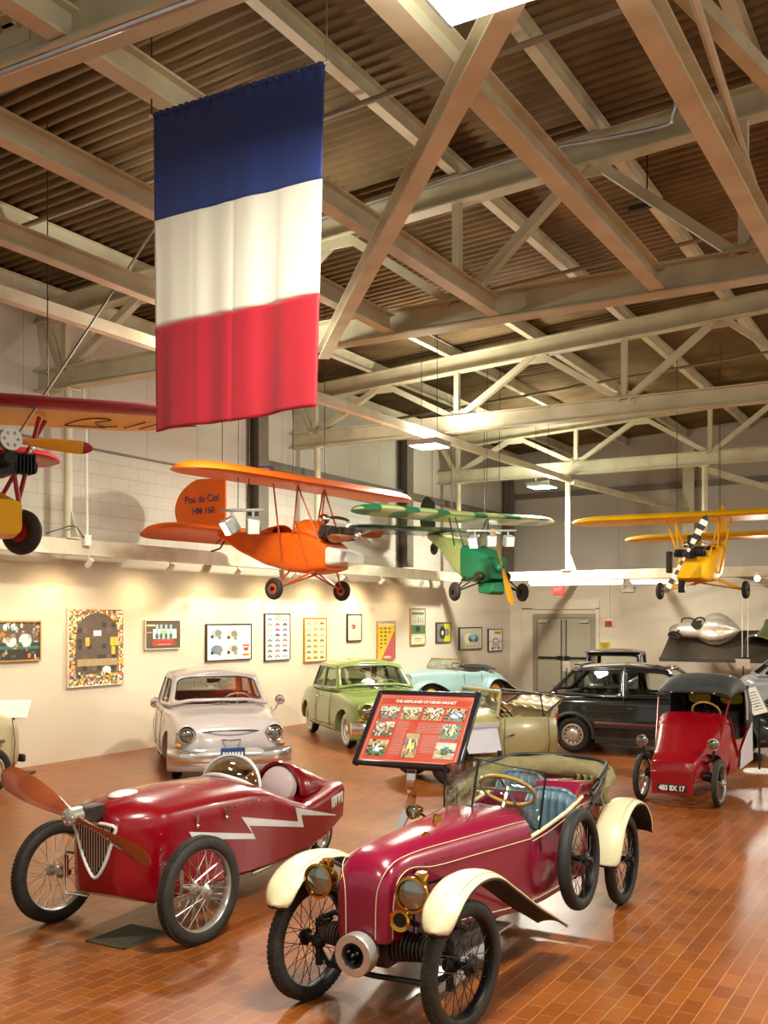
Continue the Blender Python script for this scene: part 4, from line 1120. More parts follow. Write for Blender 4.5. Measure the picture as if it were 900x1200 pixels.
m = MB(); m.prism([h(x, -.022, z) for x, y, z in fin], (0, .044, 0)); f_ = m.build('rudder', 'orange_paint', pl, bevel=.015, seg=3)
RX = MX(((1, 0, 0), (0, 0, -1), (0, 1, 0)))
text('characters', 'Pou du Ciel', .165, 'navy_ink', f_, h(-2.14, -.026, 4.0), RX, .002, 1, .002)
text('characters', 'HM 160', .15, 'navy_ink', f_, h(-2.1, -.026, 3.81), RX, .002, 1.05, .002)
m = MB()
for y in (-1.05, ): m.tube([V((.3, y, .03)), V((.36, y, .12)), V((.1, y, .14))], .012, 6)
m.build('aileron_bracket', 'navy_ink', pl, (0, 0, 4.05-z0))
for y in (-.75, .75): small_wheel(pl, h(.1, y, 2.52), .155, 'orange_strut', .044, .045)
rods(pl, 'gear_strut', [(h(.1, s*.74, 2.52), h(x, s*.2, 2.8)) for s in (-1, 1) for x in (-.1, .45)] + [(h(.1, s*.74, 2.52), h(.3, -s*.1, 2.78)) for s in (-1, 1)], .014, 'orange_strut')
rods(pl, 'wing_strut', [(h(-.15, s*.31, 2.9), h(-.1, s*.55, 4.03)) for s in (-1, 1)] + [(h(.5, s*.24, 3.2), h(.12, s*.3, 4.05)) for s in (-1, 1)] + [(h(.05, s*.3, 3.3), h(.15, s*.3, 4.05)) for s in (-1, 1)] + [(h(.35, -.32, 2.8), h(.1, -.3, 3.5))], .013, 'orange_strut')
engine(pl, h(.62, 0, 3.3), 1.1)
m = prop_blade(h(.98, 0, 3.26), .62, basis((1, 0, -.05), (0, 0, 1), None) @ MX.Rotation(.12, 3, 'X'), .13); m.build('propeller', 'copper_wood', pl)
m = MB(); m.ell(h(.99, 0, 3.26), (.06, .05, .05)); m.build('propeller_hub', 'aluminium', pl)
m = MB(); m.tube([h(-1.6, 0, 3.36), h(-1.75, 0, 3.2), h(-1.95, 0, 3.16)], .014, 8); m.tube([h(-1.7, 0, 3.36), h(-1.85, 0, 3.27)], .01, 6); m.build('tail_skid', 'dark_metal', pl)
cables(pl, [h(.1, .35, 4.1), h(.1, -.35, 4.1), h(-1.7, 0, 4.24)], roofz(-9)-z0)
# ---- green plane
z0 = 2.45
O = cw(1.768, 21.56)
pl = thing('hanging_aeroplane', 'green and pale camouflage striped aeroplane with a yellow propeller', 'aeroplane', (O.x, O.y, z0), yaw(.43, -.9))
m = wing_mesh(4.8, 1.0, .12, .7, .015, .06); m.build('front_wing', 'camo_wing', pl, (-.05, -.25, 4.2-z0), (-.02, 0, 0))
m = wing_mesh(3.9, .9, .11, .6, 0, .06); m.build('rear_wing', 'camo_shaded', pl, (-1.35, -.35, 4.0-z0))
m = boxfus([(-1.75, .04, 3.92-z0, 4.02-z0), (-1.0, .15, 3.6-z0, 3.95-z0), (-.2, .27, 3.1-z0, 3.74-z0), (.25, .33, 2.93-z0, 3.62-z0)]); m.build('fuselage', 'plane_pale', pl)
m = boxfus([(.25, .335, 2.92-z0, 3.63-z0), (.7, .32, 2.83-z0, 3.52-z0), (1.0, .27, 2.82-z0, 3.4-z0), (1.2, .2, 2.9-z0, 3.32-z0)]); m.build('nose_cowling', 'plane_green', pl, bevel=0)
m = boxfus([(.75, .2, 2.62-z0, 2.84-z0), (1.1, .2, 2.58-z0, 2.84-z0), (1.22, .12, 2.64-z0, 2.82-z0)]); m.build('chin_cowling', 'plane_green', pl)
fin = [(-1.45, 3.98), (-1.45, 4.7)] + [(-1.85-.32*cos(a)*1.0, 4.45+.42*sin(a)) for a in [2.2-2.6*i/12 for i in range(13)]] + [(-2.05, 3.98)]
m = MB(); m.prism([h(x, -.02, z) for x, z in fin], (0, .04, 0)); m.build('rudder', 'plane_dark', pl, bevel=.012)
small_wheel(pl, h(-1.5, 0, 3.67), .14, 'dark_metal', .05, .04)
rods(pl, 'tail_strut', [(h(-1.5, 0.05, 3.67), h(-1.4, 0, 3.9))], .012, 'dark_metal')
for y in (-.8, .8): small_wheel(pl, h(.85, y, 2.64), .19, 'dark_metal', .075, .06)
rods(pl, 'gear_strut', [(h(.85, s*.78, 2.64), h(x, s*.26, 3.0)) for s in (-1, 1) for x in (.35, .95)] + [(h(.85, s*.78, 2.64), h(.7, 0, 2.88)) for s in (-1, 1)], .016, 'plane_dark')
rods(pl, 'wing_strut', [(h(-.1, s*.26, 3.6), h(0, s*.45, 4.2)) for s in (-1, 1)] + [(h(.35, s*.28, 3.5), h(.15, s*.4, 4.22)) for s in (-1, 1)], .014, 'plane_dark')
R = basis((1, 0, -.15), (0, 1, 0)) @ MX.Rotation(.38, 3, 'X')
m = prop_blade(h(1.36, 0, 3.12), .82, R, .13); m.build('propeller', 'amber_wood', pl)
m = MB(); m.lathe([(0, .0), (.09, 0), (.085, .1), (.03, .16), (0, .17)], h(1.2, 0, 3.12), (1, 0, -.15), 14); m.build('propeller_hub', 'plane_green', pl)
m = MB(); m.ell(h(.95, -.3, 2.95), (.16, .08, .1)); m.ell(h(1.0, .3, 2.95), (.16, .08, .1)); m.tube([h(.9, -.32, 2.95), h(.6, -.36, 2.88), h(.4, -.38, 2.9)], .025, 8); m.build('engine_cylinders', 'iron', pl)
m = MB(); m.prism([h(.5, -.22, 3.56), h(.5, .22, 3.56), h(.35, .2, 3.8), h(.35, -.2, 3.8)], (.006, 0, 0)); m.build('windscreen', 'glass', pl)
cables(pl, [h(.0, -.4, 4.25), h(.0, .4, 4.25), h(-1.6, 0, 4.2)], roofz(-8.5)-z0)
# ---- yellow plane
z0 = 2.47
O = cw(6.07, 19.54)
pl = thing('hanging_aeroplane', 'yellow aeroplane with a black and white striped propeller at right', 'aeroplane', (O.x, O.y, z0), yaw(-.5, -.866))
m = wing_mesh(4.9, 1.0, .12, .7, 0.0, .04); m.build('front_wing', 'yellow_paint', pl, (.35, 0, 3.97-z0))
m = wing_mesh(3.7, .85, .1, .6, 0, .03); m.build('rear_wing', 'yellow_paint', pl, (-1.2, 0, 3.72-z0))
m = boxfus([(-1.9, .04, 3.5-z0, 3.62-z0), (-1.2, .17, 3.15-z0, 3.6-z0), (-.5, .28, 2.92-z0, 3.52-z0), (.0, .31, 2.8-z0, 3.42-z0), (.45, .31, 2.78-z0, 3.33-z0), (.85, .27, 2.8-z0, 3.16-z0), (1.0, .22, 2.84-z0, 3.1-z0)]); m.build('fuselage', 'yellow_paint', pl)
m = MB(); m.box(h(-.15, 0, 3.44), (.55, .42, .07)); m.build('cockpit', 'black_cloth', pl, bevel=.03)
fin = [(-1.5, 3.3), (-1.5, 4.3)] + [(-1.75-.46*cos(a), 3.85+.6*sin(a)) for a in [2.1-4.2*i/14 for i in range(15)]]
m = MB(); m.prism([h(x, -.022, z) for x, z in fin], (0, .044, 0)); m.build('rudder', 'yellow_paint', pl, bevel=.015)
for y in (-.8, .8): small_wheel(pl, h(0, y, 2.64), .17, 'yellow_paint', .06, .055)
rods(pl, 'gear_strut', [(h(0, s*.78, 2.64), h(x, s*.26, 2.86)) for s in (-1, 1) for x in (-.15, .5)] + [(h(0, s*.78, 2.64), h(.2, -s*.1, 2.8)) for s in (-1, 1)], .018, 'yellow_paint')
rods(pl, 'wing_strut', [(h(.6, s*.26, 3.25), h(.4, s*.42, 3.97)) for s in (-1, 1)] + [(h(.05, s*.3, 3.4), h(.4, s*.42, 3.97)) for s in (-1, 1)] + [(h(.0, s*.32, 2.95), h(.3, s*.6, 3.97)) for s in (-1, 1)], .018, 'yellow_paint')
engine(pl, h(.95, 0, 3.28), .9, 'dark_metal')
m = MB(); m.box(h(.78, -.42, 3.15), (.14, .1, .4)); m.box(h(.75, -.2, 2.75), (.1, .12, .34)); m.box(h(.72, .02, 3.56), (.16, .22, .16)); m.build('radiator', 'dark_metal', pl, bevel=.02)
R = basis((1, 0, 0), (0, 1, 0)) @ MX.Rotation(-.5, 3, 'X')
m = prop_blade(h(1.24, 0, 3.26), .78, R, .14); bladestripes(m); m.build('propeller', ['plane_white', 'black_plastic'], pl)
m = MB(); m.lathe([(0, -.06), (.06, -.06), (.06, .05), (0, .06)], h(1.22, 0, 3.26), (1, 0, 0), 14); m.build('propeller_hub', 'dark_metal', pl)
cables(pl, [h(.3, -.4, 4.03), h(.3, .4, 4.03), h(-1.5, 0, 4.2)], roofz(-5)-z0)
# ---- red and yellow plane at the left edge
z0 = 2.72
O = cw(-3.82, 9.72)
pl = thing('hanging_aeroplane', 'red and yellow aeroplane cut by the left edge of the picture', 'aeroplane', (O.x, O.y, z0), yaw(.64, -.768))
m = wing_mesh(4.5, 1.05, .13, .7, .07, .05); w = m.build('front_wing', ['yellow_paint', 'plane_red'], pl, (.1, 0, 4.05-z0), (0.0, 0, 0))
for p in w.data.polygons:
    c = p.center
    if c.z-.07*abs(c.y) > .012 or c.x > .40: p.material_index = 1
m = MB()
def ln(pts): m.tube([V((x*.8, y-.05, -.035+.07*y)) for x, y in pts], .006, 6)
ln(catmull([(-.35, .95), (-.05, 1.0), (.1, 1.12), (.05, 1.3), (-.15, 1.2), (-.35, 1.35), (-.3, 1.5)], 5)); ln([(-.38, 1.6), (.05, 1.68)]); ln([(-.38, 1.78), (.05, 1.86)]); ln([(-.2, 2.0), (.0, 2.3)]); ln([(-.4, .95), (-.4, 1.4)])
m.build('wing_marking', 'ink', pl, (.1, 0, 4.06-z0), (0, -.05, 0))
m = wing_mesh(2.9, 1.0, .11, .6, 0, .05); m.build('rear_wing', 'plane_red', pl, (-1.45, -.12, 3.86-z0))
m = boxfus([(-1.7, .05, 3.6-z0, 3.7-z0), (-.9, .2, 3.15-z0, 3.62-z0), (-.3, .27, 2.9-z0, 3.4-z0), (.2, .27, 2.85-z0, 3.25-z0), (.45, .22, 2.88-z0, 3.2-z0)]); m.build('fuselage', 'yellow_paint', pl)
for y in (-.35, .42): small_wheel(pl, h(-.1, y, 2.95), .225, 'plane_red', .065, .07, .5)
rods(pl, 'gear_strut', [(h(-.1, s*.38, 2.95), h(.1, s*.2, 3.1)) for s in (-1, 1)], .02, 'plane_red')
rods(pl, 'wing_strut', [(h(.3, s*.24, 3.2), h(.15, s*.5, 4.05)) for s in (-1, 1)] + [(h(.4, s*.22, 3.1), h(.45, s*.12, 3.62)) for s in (-1, 1)] + [(h(-.2, s*.26, 3.3), h(.05, s*.6, 4.05)) for s in (-1, 1)], .022, 'plane_red')
engine(pl, h(.4, 0, 3.52), 1.15, 'dark_metal')
m = prop_blade(h(.74, 0, 3.7), .78, basis((1, 0, 0), (0, 0, 1)) @ MX.Rotation(.0, 3, 'X') @ MX.Rotation(0, 3, 'X'), .13)
k = 0
for b in range(2):
    for i in range(16):
        for j in range(10): m.m[k] = 1 if i >= 14 else 0; k += 1
    k += 2
m.build('propeller', ['amber_wood', 'plane_red'], pl)
m = MB(); m.lathe([(0, -.05), (.1, -.05), (.1, .03), (0, .03)], h(.76, 0, 3.7), (1, 0, 0), 18)
for i in range(6): m.ell(h(.79, .06*cos(i*PI/3), 3.7+.06*sin(i*PI/3)), .014, n=8, k=6)
m.build('propeller_hub', 'aluminium', pl)
m = MB(); e1 = V(pl.location); e0 = atD(22, 508, 9.3)
rz_ = MX.Rotation(-pl.rotation_euler.z, 3, 'Z')
a = rz_ @ (e0-e1); b = rz_ @ (atD(137, 334, 10.9)-e1); b2 = rz_ @ (atD(210, 225, 11.6)-e1)
m.tube([a, b, b2], .012, 6); m.build('hanging_cable', 'steel_wire', pl)
cables(pl, [h(.1, -.5, 4.15), h(.1, .6, 4.15)], roofz(-9)-z0)
# ---- spot lamp clusters hanging beside the planes
def cluster(px, py, z, lab, n, wd, rz, aim, pw, hang=True, col=(1, .93, .82), lit=()):
    o = atD(px, py, z); t = thing('spotlight_rail', lab, 'spotlight', o, rz)
    m = MB(); m.box((0, 0, 0), (wd, .05, .04)); m.build('rail', 'spot_grey', t, bevel=.006)
    for i in range(n):
        x = -wd/2+wd*(i+.5)/n
        q = MB(); q.tube([(x, 0, -.02), (x, 0, -.12)], .02, 8); q.build('arm', 'spot_grey', t)
        d = V(aim[i]).normalized()
        Rd = basis(d, Z) if abs(d.z) < .9 else basis(d, (0, 1, 0))
        q = MB(); q.box(V((x, 0, -.2))+d*.02, (.18, .22, .19), Rd); hd = q.build('lamp_head', 'spot_grey', t, bevel=.02)
        q = MB(); q.box(V((x, 0, -.2))+d*.112, (.006, .18, .15), Rd); q.build('lamp_glass', 'lamp_warm' if i in lit else 'white_plastic', hd)
        if pw and i in lit:
            s = spot('rail_light', (0, 0, 0), (1, 0, 0), pw, col, 100, .7, .06); s.parent = t; s.location = V((x, 0, -.2))+d*.14; s.rotation_euler = d.to_track_quat('-Z', 'Y').to_euler()
    q = MB()
    zt = roofz(o.x)-o.z
    for x in (-wd*.1, wd*.15): q.tube([(x, 0, .02), (x+.02, 0, zt)], .006, 6)
    q.build('cable', 'cable', t)
cluster(284, 598, 13.9, 'grey spotlight rail hanging in front of the orange tail fin', 2, .6, yaw(.95, -.1), [(-.6, -.5, -.5), (.3, -.9, -.4)], 60, lit=(0,))
cluster(930, 590, 17.2, 'grey spotlight rail hanging just outside the right edge before the yellow plane', 2, .6, yaw(.6, .8), [(-.2, .9, -.25), (-.8, .5, -.2)], 130, lit=(0, 1))
cluster(576, 622, 19.6, 'grey spotlight rail with three heads above the green nose', 3, .95, yaw(1, -.1), [(-.35, -.9, -.5), (.1, -1, -.15), (.4, -.9, -.2)], 120, lit=(0,))
# ================================================================ crimson cyclecar in the foreground
O = cw(-.0, 5.45)
A = thing('cyclecar', 'crimson vintage cyclecar with cream mudguards in the foreground', 'car', (O.x, O.y, 0), yaw(-.5, -.866))
def arch(x, w, zb, zs, zt, n=18, p=.75):
    r = [V((x, w*.96, zb)), V((x, w, zb+.03))]
    for i in range(n+1):
        a = PI*i/n; c, s = cos(a), sin(a)
        r.append(V((x, w*math.copysign(abs(c)**p, c), zs+(zt-zs)*abs(s)**.85)))
    r += [V((x, -w, zb+.03)), V((x, -w*.96, zb))]
    return r
HS = [(.235, .10, .45, .60, .70), (.23, .135, .45, .66, .77), (.21, .155, .45, .70, .82), (.17, .165, .45, .74, .865), (.1, .172, .44, .765, .895), (0, .182, .43, .775, .91), (-.4, .225, .38, .76, .915), (-.8, .275, .34, .745, .92), (-1.1, .32, .31, .74, .925), (-1.25, .337, .3, .735, .92)]
def hs(x):
    return lerp(sorted(HS), x)
m = MB(); m.loft([arch(*s) for s in HS]); m.build('bonnet', 'crimson_paint', A, ang=55)
def tub(x, w, zb, zr, t=.025, zi=None):
    zi = zi or zb+.04
    h_ = [(w*.5, zb), (w*.92, zb), (w*.985, zb+.06), (w, (zb+zr)/2), (w*.985, zr-.01), (w*.96, zr), (w*.93-t*.3, zr-.012), (w-t, (zb+zr)/2), (w*.9-t, zi), (w*.4, zi)]
    return [V((x, y, z)) for y, z in h_] + [V((x, -y, z)) for y, z in reversed(h_)]
TS = [(-1.25, .337, .3, .738), (-1.5, .352, .29, .76), (-1.8, .36, .29, .795), (-2.05, .355, .3, .83), (-2.2, .345, .31, .845)]
m = MB(); m.loft([tub(*s) for s in TS]); m.build('body_tub', 'crimson_paint', A, ang=50)
def deck(x, w, zb, zs, zt): return arch(x, w, zb, zs, zt, 18, .6)
m = MB(); m.loft([deck(-2.18, .345, .31, .80, .86), deck(-2.4, .33, .33, .78, .85), deck(-2.7, .29, .38, .72, .8), deck(-2.95, .22, .44, .66, .73), deck(-3.08, .12, .5, .62, .67)]); m.build('tail', 'crimson_paint', A, ang=50)
m = MB(); m.prism([V((-2.1, .33, .83)), V((-2.62, .3, .84)), V((-2.62, .3, .9)), V((-2.2, .33, .95))], (0, -.34, 0)); m.build('tonneau_panel', 'crimson_paint', A, bevel=.02, seg=3)
# stripes
def stripe(pts, r=.0024, mt='cream_paint', nm='pinstripe'):
    m = MB(); m.tube(catmull(pts, 5), r, 6); return m.build(nm, mt, A)
for s in (1, -1):
    def onh(x, f, e=.003):
        w, zb, zs, zt = hs(x); a = math.acos(f**(1/.75)); return V((x, s*w*f, zs+(zt-zs)*sin(a)**.85+e))
    stripe([V((.24, s*.088, .47)), V((.24, s*.09, .62)), V((.236, s*.098, .72)), V((.215, s*.125, .80)), V((.17, s*.14, .84))] + [onh(x, f) for x, f in ((.08, .83), (-.1, .84), (-.4, .86), (-.8, .88), (-1.1, .89), (-1.24, .9))])
    stripe([V((.19, s*.161, .47)), V((.19, s*.164, .62)), V((.165, s*.17, .74)), V((.1, s*.176, .79)), V((0, s*.186, .80))] + [V((x, s*(hs(x)[0]+.002), hs(x)[2]+.0)) for x in (-.2, -.6, -1.0, -1.24)])
    stripe([V((x, s*(w+.003), z)) for x, w, z in ((-1.26, .337, .715), (-1.5, .353, .735), (-1.8, .36, .77), (-2.05, .355, .805), (-2.4, .335, .79), (-2.7, .293, .73))])
    stripe([V((x, s*(w+.002), z)) for x, w, z in ((-.1, .19, .45), (-.6, .249, .4), (-1.1, .321, .355), (-1.5, .35, .345), (-2.0, .355, .345))])
    m = MB(); m.tube(catmull([V((x, s*w, z)) for x, w, z in ((-1.25, .33, .742), (-1.5, .342, .766), (-1.8, .35, .80), (-2.05, .345, .835), (-2.2, .335, .85))], 5), .013, 8); m.build('cockpit_rim', 'cream_paint', A)
for y in (.12, .26): stripe([V((-2.15, y, .935-.02)), V((-2.4, y, .933-.01)), V((-2.62, y, .905))][1:] if 0 else [V((-2.22, y, .952)), V((-2.62, y, .903))])
m = MB()
for i in range(14):
    x = -.1-.085*i; w, zb, zs, zt = hs(x); m.bar((x, w*.985, zs+.03), (x-.04, w*.99, zs+.03), .008, .006)
m.build('bonnet_hinge', 'crimson_paint', A)
m = MB(); m.bar((0, .185, .44), (0, .187, .8), .006, .004); m.bar((0, -.185, .44), (0, -.187, .8), .006, .004); m.build('bonnet_seam', 'dark_metal', A)
for s in (1,):
    m = MB(); m.lathe([(.0, 0), (.03, 0), (.03, .02), (.022, .03), (.022, .045), (0, .05)], (-.62, 0, .912), Z, 14); m.build('filler_cap', 'brass', A)
m = MB(); m.lathe([(.0, 0), (.02, 0), (.02, .02), (0, .03)], (-.3, .09, .895), Z, 12); m.build('oil_cap', 'brass', A)
# starter ring at the nose
m = MB(); m.lathe([(.066, .02), (.104, .02), (.108, .014), (.108, -.05), (.09, -.06), (.09, -.1), (.06, -.1), (.064, -.02)], (.3, 0, .395), (1, 0, 0), 32, closed=True); o = m.build('nose_ring', 'aluminium', A)
m = MB(); m.lathe([(.066, -.05), (.06, 0), (.05, .0), (.045, -.03), (0, -.03)], (.3, 0, .395), (1, 0, 0), 24)
for i in range(3): m.ell((.3, .03*cos(i*2.09+.5), .395+.03*sin(i*2.09+.5)), (.03, .014, .014), n=10, k=6)
m.ell((.3, 0, .395), (.035, .016, .016), n=10, k=6); m.build('starter_dog', 'dark_metal', o)
# running gear
for x, hw, nm in ((0, .46, 'front'), (-2.7, .47, 'rear')):
    for s in (1, -1):
        spoke_wheel(A, (x, s*hw, .33), .33, .04, 'rubber', 'dark_metal', 'dark_metal', 'dark_metal', 40, rz=(-.14 if x == 0 else 0), hubw=.05, hubr=.04, tread=70 if x == 0 else 0)
m = MB(); m.tube([(-.0, .40, .27), (.08, .3, .235), (.1, 0, .23), (.08, -.3, .235), (0, -.40, .27)], .016, 8); m.tube([(-.02, .4, .36), (-.02, -.4, .36)], .018, 8)
for s in (1, -1):
    m.tube([(.02, s*.40, .20), (.02, s*.40, .46)], .022, 10); m.tube([(.02, s*.4, .45), (.02, s*.3, .5), (-.1, s*.2, .46)], .016, 8); m.lathe([(.03, -.03), (.045, 0), (.03, .03)], (.02, s*.4, .33), (0, 1, 0), 12)
    for i in range(4): m.torus((.05, s*.33, .38+.03*i), Z, .032, .007, 14, 6)
m.build('front_axle', 'dark_metal', A)
m = MB(); m.tube([(-2.7, -.42, .33), (-2.7, .42, .33)], .024, 8); m.tube([(-2.7, .25, .33), (-1.9, .28, .32)], .02, 8); m.tube([(-2.7, -.25, .33), (-1.9, -.28, .32)], .02, 8); m.build('rear_axle', 'dark_metal', A)
m = MB()
for s in (1, -1):
    for i in range(9): m.lathe([(0, -.006), (.085-.003*i, -.006), (.085-.003*i, .006), (0, .006)], (.06, s*(.13+.022*i), .40), (0, 1, 0), 18)
    m.lathe([(0, -.1), (.055, -.1), (.055, .2), (.03, .23), (0, .23)], (.06, s*.13, .40), (0, s, 0), 16)
    m.tube(catmull([(.04, s*.24, .47), (-.05, s*.26, .56), (-.2, s*.22, .5), (-.5, s*.24, .36)], 5), .022, 8)
m.box((.0, 0, .40), (.3, .22, .2)); m.build('engine', 'iron', A)
m = MB(); m.bar((-.1, .2, .36), (-2.6, .3, .3), .05, .05); m.bar((-.1, -.2, .36), (-2.6, -.3, .3), .05, .05); m.build('chassis', 'dark_metal', A)
m = MB(); m.box((-.75, .02, .2), (.9, .42, .012)); m.build('undertray', 'aluminium', A)
def fender(pts, yc, wid, crown, mt='cream_paint', nm='mudguard', flip=1, tips=(.35, 1.0), n=7):
    P = catmull([V((x, 0, z)) for x, z in pts], n); k = len(P); m = MB(); rings = []
    for i, p in enumerate(P):
        t = (P[min(i+1, k-1)]-P[max(i-1, 0)]).normalized(); nz = V((-t.z, 0, t.x)); nz = -nz if nz.z < 0 else nz
        f = i/(k-1); w = wid
        if f < .16: w = wid*(tips[0]+(1-tips[0])*math.sqrt(max(0, 1-(1-f/.16)**2)))
        if f > .9: w = wid*(1-(1-tips[1])*(f-.9)/.1)
        rings.append([V((p.x, yc+w/2*q, p.z))-nz*crown*q*q*(.6+.4*abs(q)) for q in [j/6-1 for j in range(13)]])
    m.loft(rings, closed=False); o = m.build(nm, mt, A, solid=.01, off=0, ang=60)
    q = MB(); q.loft([[p-V((0, 0, .012)) if False else p+(V((0, yc, 0))-V((0, p.y, 0)))*.02-V((0, 0, .013)) for p in r] for r in rings], closed=False); q.build('lining', 'black_plastic', o, solid=.004, off=0, ang=60)
    q = MB(); q.tube([r[2]+V((0, 0, .004)) for r in rings[3:-3]], .0025, 5); q.tube([r[10]+V((0, 0, .004)) for r in rings[3:-3]], .0025, 5); q.build('pinstripe', 'ink', o)
    return o
for s in (1, -1):
    fender([(.34, .585), (.28, .69), (.15, .77), (-.03, .80), (-.25, .765), (-.5, .64), (-.8, .48), (-1.05, .36), (-1.28, .25)], s*.47, .2, .03)
    fender([(-2.26, .37), (-2.3, .5), (-2.4, .65), (-2.58, .75), (-2.75, .77), (-2.95, .72), (-3.09, .60), (-3.14, .48)], s*.475, .22, .03, tips=(.6, .95))
    for a_, b_ in (((-.05, s*.2, .7), (-.05, s*.43, .785)), ((-.3, s*.2, .6), (-.3, s*.42, .72)), ((-1.1, s*.3, .32), (-1.12, s*.46, .325)), ((-2.7, s*.3, .6), (-2.7, s*.47, .74))):
        m = MB(); m.tube([a_, b_], .01, 6); m.build('mudguard_stay', 'dark_metal', A)
    h = headlamp(A, (.2, s*.28, .715), .085, 'brass', (1, s*.05, 0), .12)
    m = MB(); m.lathe([(.03, -.05), (.036, .0), (.03, .012), (0, .014)], (.11, s*.285, .80), Z, 12); m.bar((.17, s*.285, .795), (.09, s*.285, .79), .03, .03); m.build('lamp_chimney', 'brass', h)
    m = MB(); m.tube([(.1, s*.28, .66), (.06, s*.2, .66)], .014, 6); m.build('lamp_bracket', 'dark_metal', h)
m = MB(); m.lathe([(.028, -.28), (.018, -.22), (.018, -.05), (.03, -.02), (.055, .01), (.058, .015), (.05, .012), (0, -.01)], (.19, .205, .575), (1, .1, -.05), 18); o = m.build('horn', 'brass', A)
m = MB(); m.disc((.197, .206, .575), .038, (1, .1, -.05), 16); m.build('horn_mesh', 'dark_metal', o)
h = headlamp(A, (-1.0, -.36, .875), .045, 'brass', (1, 0, 0), .1, name='side_lamp')
m = MB(); m.tube([(-1.05, -.36, .87), (-1.1, -.31, .82)], .01, 6); m.build('bracket', 'dark_metal', h)
# windscreen, V of two panes
for s in (1, -1):
    c0, c1 = V((-1.1, 0, .925)), V((-1.2, 0, 1.21)); o0, o1 = V((-1.38, s*.335, .755)), V((-1.44, s*.36, 1.12))
    mid0 = [c0*(1-t)+o0*t + V((.05, 0, .045))*sin(PI*t) for t in [i/10 for i in range(11)]]
    mid1 = [c1*(1-t)+o1*t + V((.03, 0, .0))*sin(PI*t) for t in [i/10 for i in range(11)]]
    m = MB(); m.loft([mid0, mid1], closed=False); m.build('windscreen', 'glass', A, solid=.005)
    m = MB(); m.tube(mid0, .008, 6); m.tube([mid0[-1]+V((-.01, 0, -.14)), mid0[-1], mid1[-1]], .008, 6); m.tube(mid1, .003, 5)
    if s > 0: m.tube([c0, c1], .009, 6)
    m.box(mid0[-1]+V((-.01, 0, -.1)), (.03, .02, .06)); m.build('windscreen_frame', 'dark_metal', A)
steering(A, (-1.52, .06, .97), .185, (-.62, 0, .78), 'honey_wood', 'chrome', .55, .014)
m = MB(); m.prism([V((-1.3, .3, .62)), V((-1.3, -.3, .62)), V((-1.3, -.3, .86)), V((-1.3, 0, .9)), V((-1.3, .3, .8))], (.02, 0, 0)); m.build('dashboard', 'dark_leather', A)
def pleated(c, w, hgt, lean, nm):
    m = MB(); n = 6
    def f(u, v, front=True):
        y = (u-.5)*w; b = .028*abs(sin(u*n*PI)); hh = hgt*(1-.12*(2*u-1)**4)
        return V(c)+V((-lean*v*hgt + (b+.05*sin(v*PI*.5)+.03 if front else -.04)*(1 if v < .97 else .4), y, v*hh))
    m.grid(lambda u, v: f(u, v), 60, 12); m.grid(lambda u, v: f(u, v, False), 60, 12)
    o = m.build(nm, 'blue_leather', A, ang=80)
    q = MB(); q.tube([f(u/30, 1) for u in range(31)], .018, 8); q.tube([f(0, v/10)-V((.0, 0, 0)) for v in range(11)], .018, 8); q.tube([f(1, v/10) for v in range(11)], .018, 8); q.build('piping', 'blue_leather', o)
pleated((-2.0, .165, .47), .33, .44, .22, 'seat_back')
pleated((-2.22, -.16, .48), .34, .5, .22, 'seat_back')
m = MB(); m.box((-1.78, .165, .46), (.42, .32, .13)); m.box((-1.98, -.16, .46), (.42, .32, .13)); m.build('seat_cushion', 'blue_leather', A, bevel=.04, seg=3)
# folded hood
path = catmull([V((-1.55, -.37, .9)), V((-1.9, -.4, .97)), V((-2.35, -.4, 1.0)), V((-2.72, -.33, 1.0)), V((-2.85, 0, 1.0)), V((-2.78, .3, .98)), V((-2.6, .37, .95)), V((-2.42, .38, .9))], 6)
m = MB(); k = len(path); rings = []
for i, p in enumerate(path):
    t = (path[min(i+1, k-1)]-path[max(i-1, 0)]).normalized(); sd = t.cross(Z).normalized(); f = i/(k-1); r = .03+.085*sin(PI*min(1, f*1.05))**.7
    rings.append([p+sd*(cos(a)*r*.8)+Z*(sin(a)*r*.75-.05+.012*sin(a*5+i*.9)) for a in [2*PI*j/18 for j in range(18)]])
m.loft(rings); m.build('folded_hood', 'khaki_canvas', A, ang=70)
m = MB(); m.tube([p+V((0, 0, .045)) for p in path], .014, 8); m.tube([p*1.0+V((.03, .0, -.03)) + V((0, (.03 if p.y < 0 else -.03), 0)) for p in path], .012, 8)
for s in (1, -1): m.tube([(-2.72, s*.36, .98), (-2.35, s*.385, .82), (-2.2, s*.37, .74)], .014, 8); m.tube([(-2.5, s*.4, .94), (-2.25, s*.385, .8)], .012, 8)
m.box((-2.45, -.4, 1.06), (.03, .03, .08)); m.build('hood_frame', 'black_plastic', A)
m = MB()
for i in range(5): m.grid(lambda u, v, i=i: V((-2.62-.02*i-.1*v, .36-.06*i+.01*sin(u*9), .93-.24*u*(1-.1*i)-.02*v)), 10, 3)
m.build('hood_flap', 'khaki_canvas', A, solid=.01)
# spare wheel on the side
w = spoke_wheel(A, (-1.74, .475, .525), .33, .042, 'black_rubber', 'dark_metal', 'dark_metal', 'dark_metal', 36, rx=.04, name='spare_wheel')
m = MB(); m.tube([(-1.74, .34, .5), (-1.74, .47, .525)], .02, 8); m.bar((-1.74, .47, .525), (-1.55, .47, .6), .02, .012); m.bar((-1.74, .5, .525), (-1.74, .5, .2), .02, .012); m.build('wheel_carrier', 'iron', A)

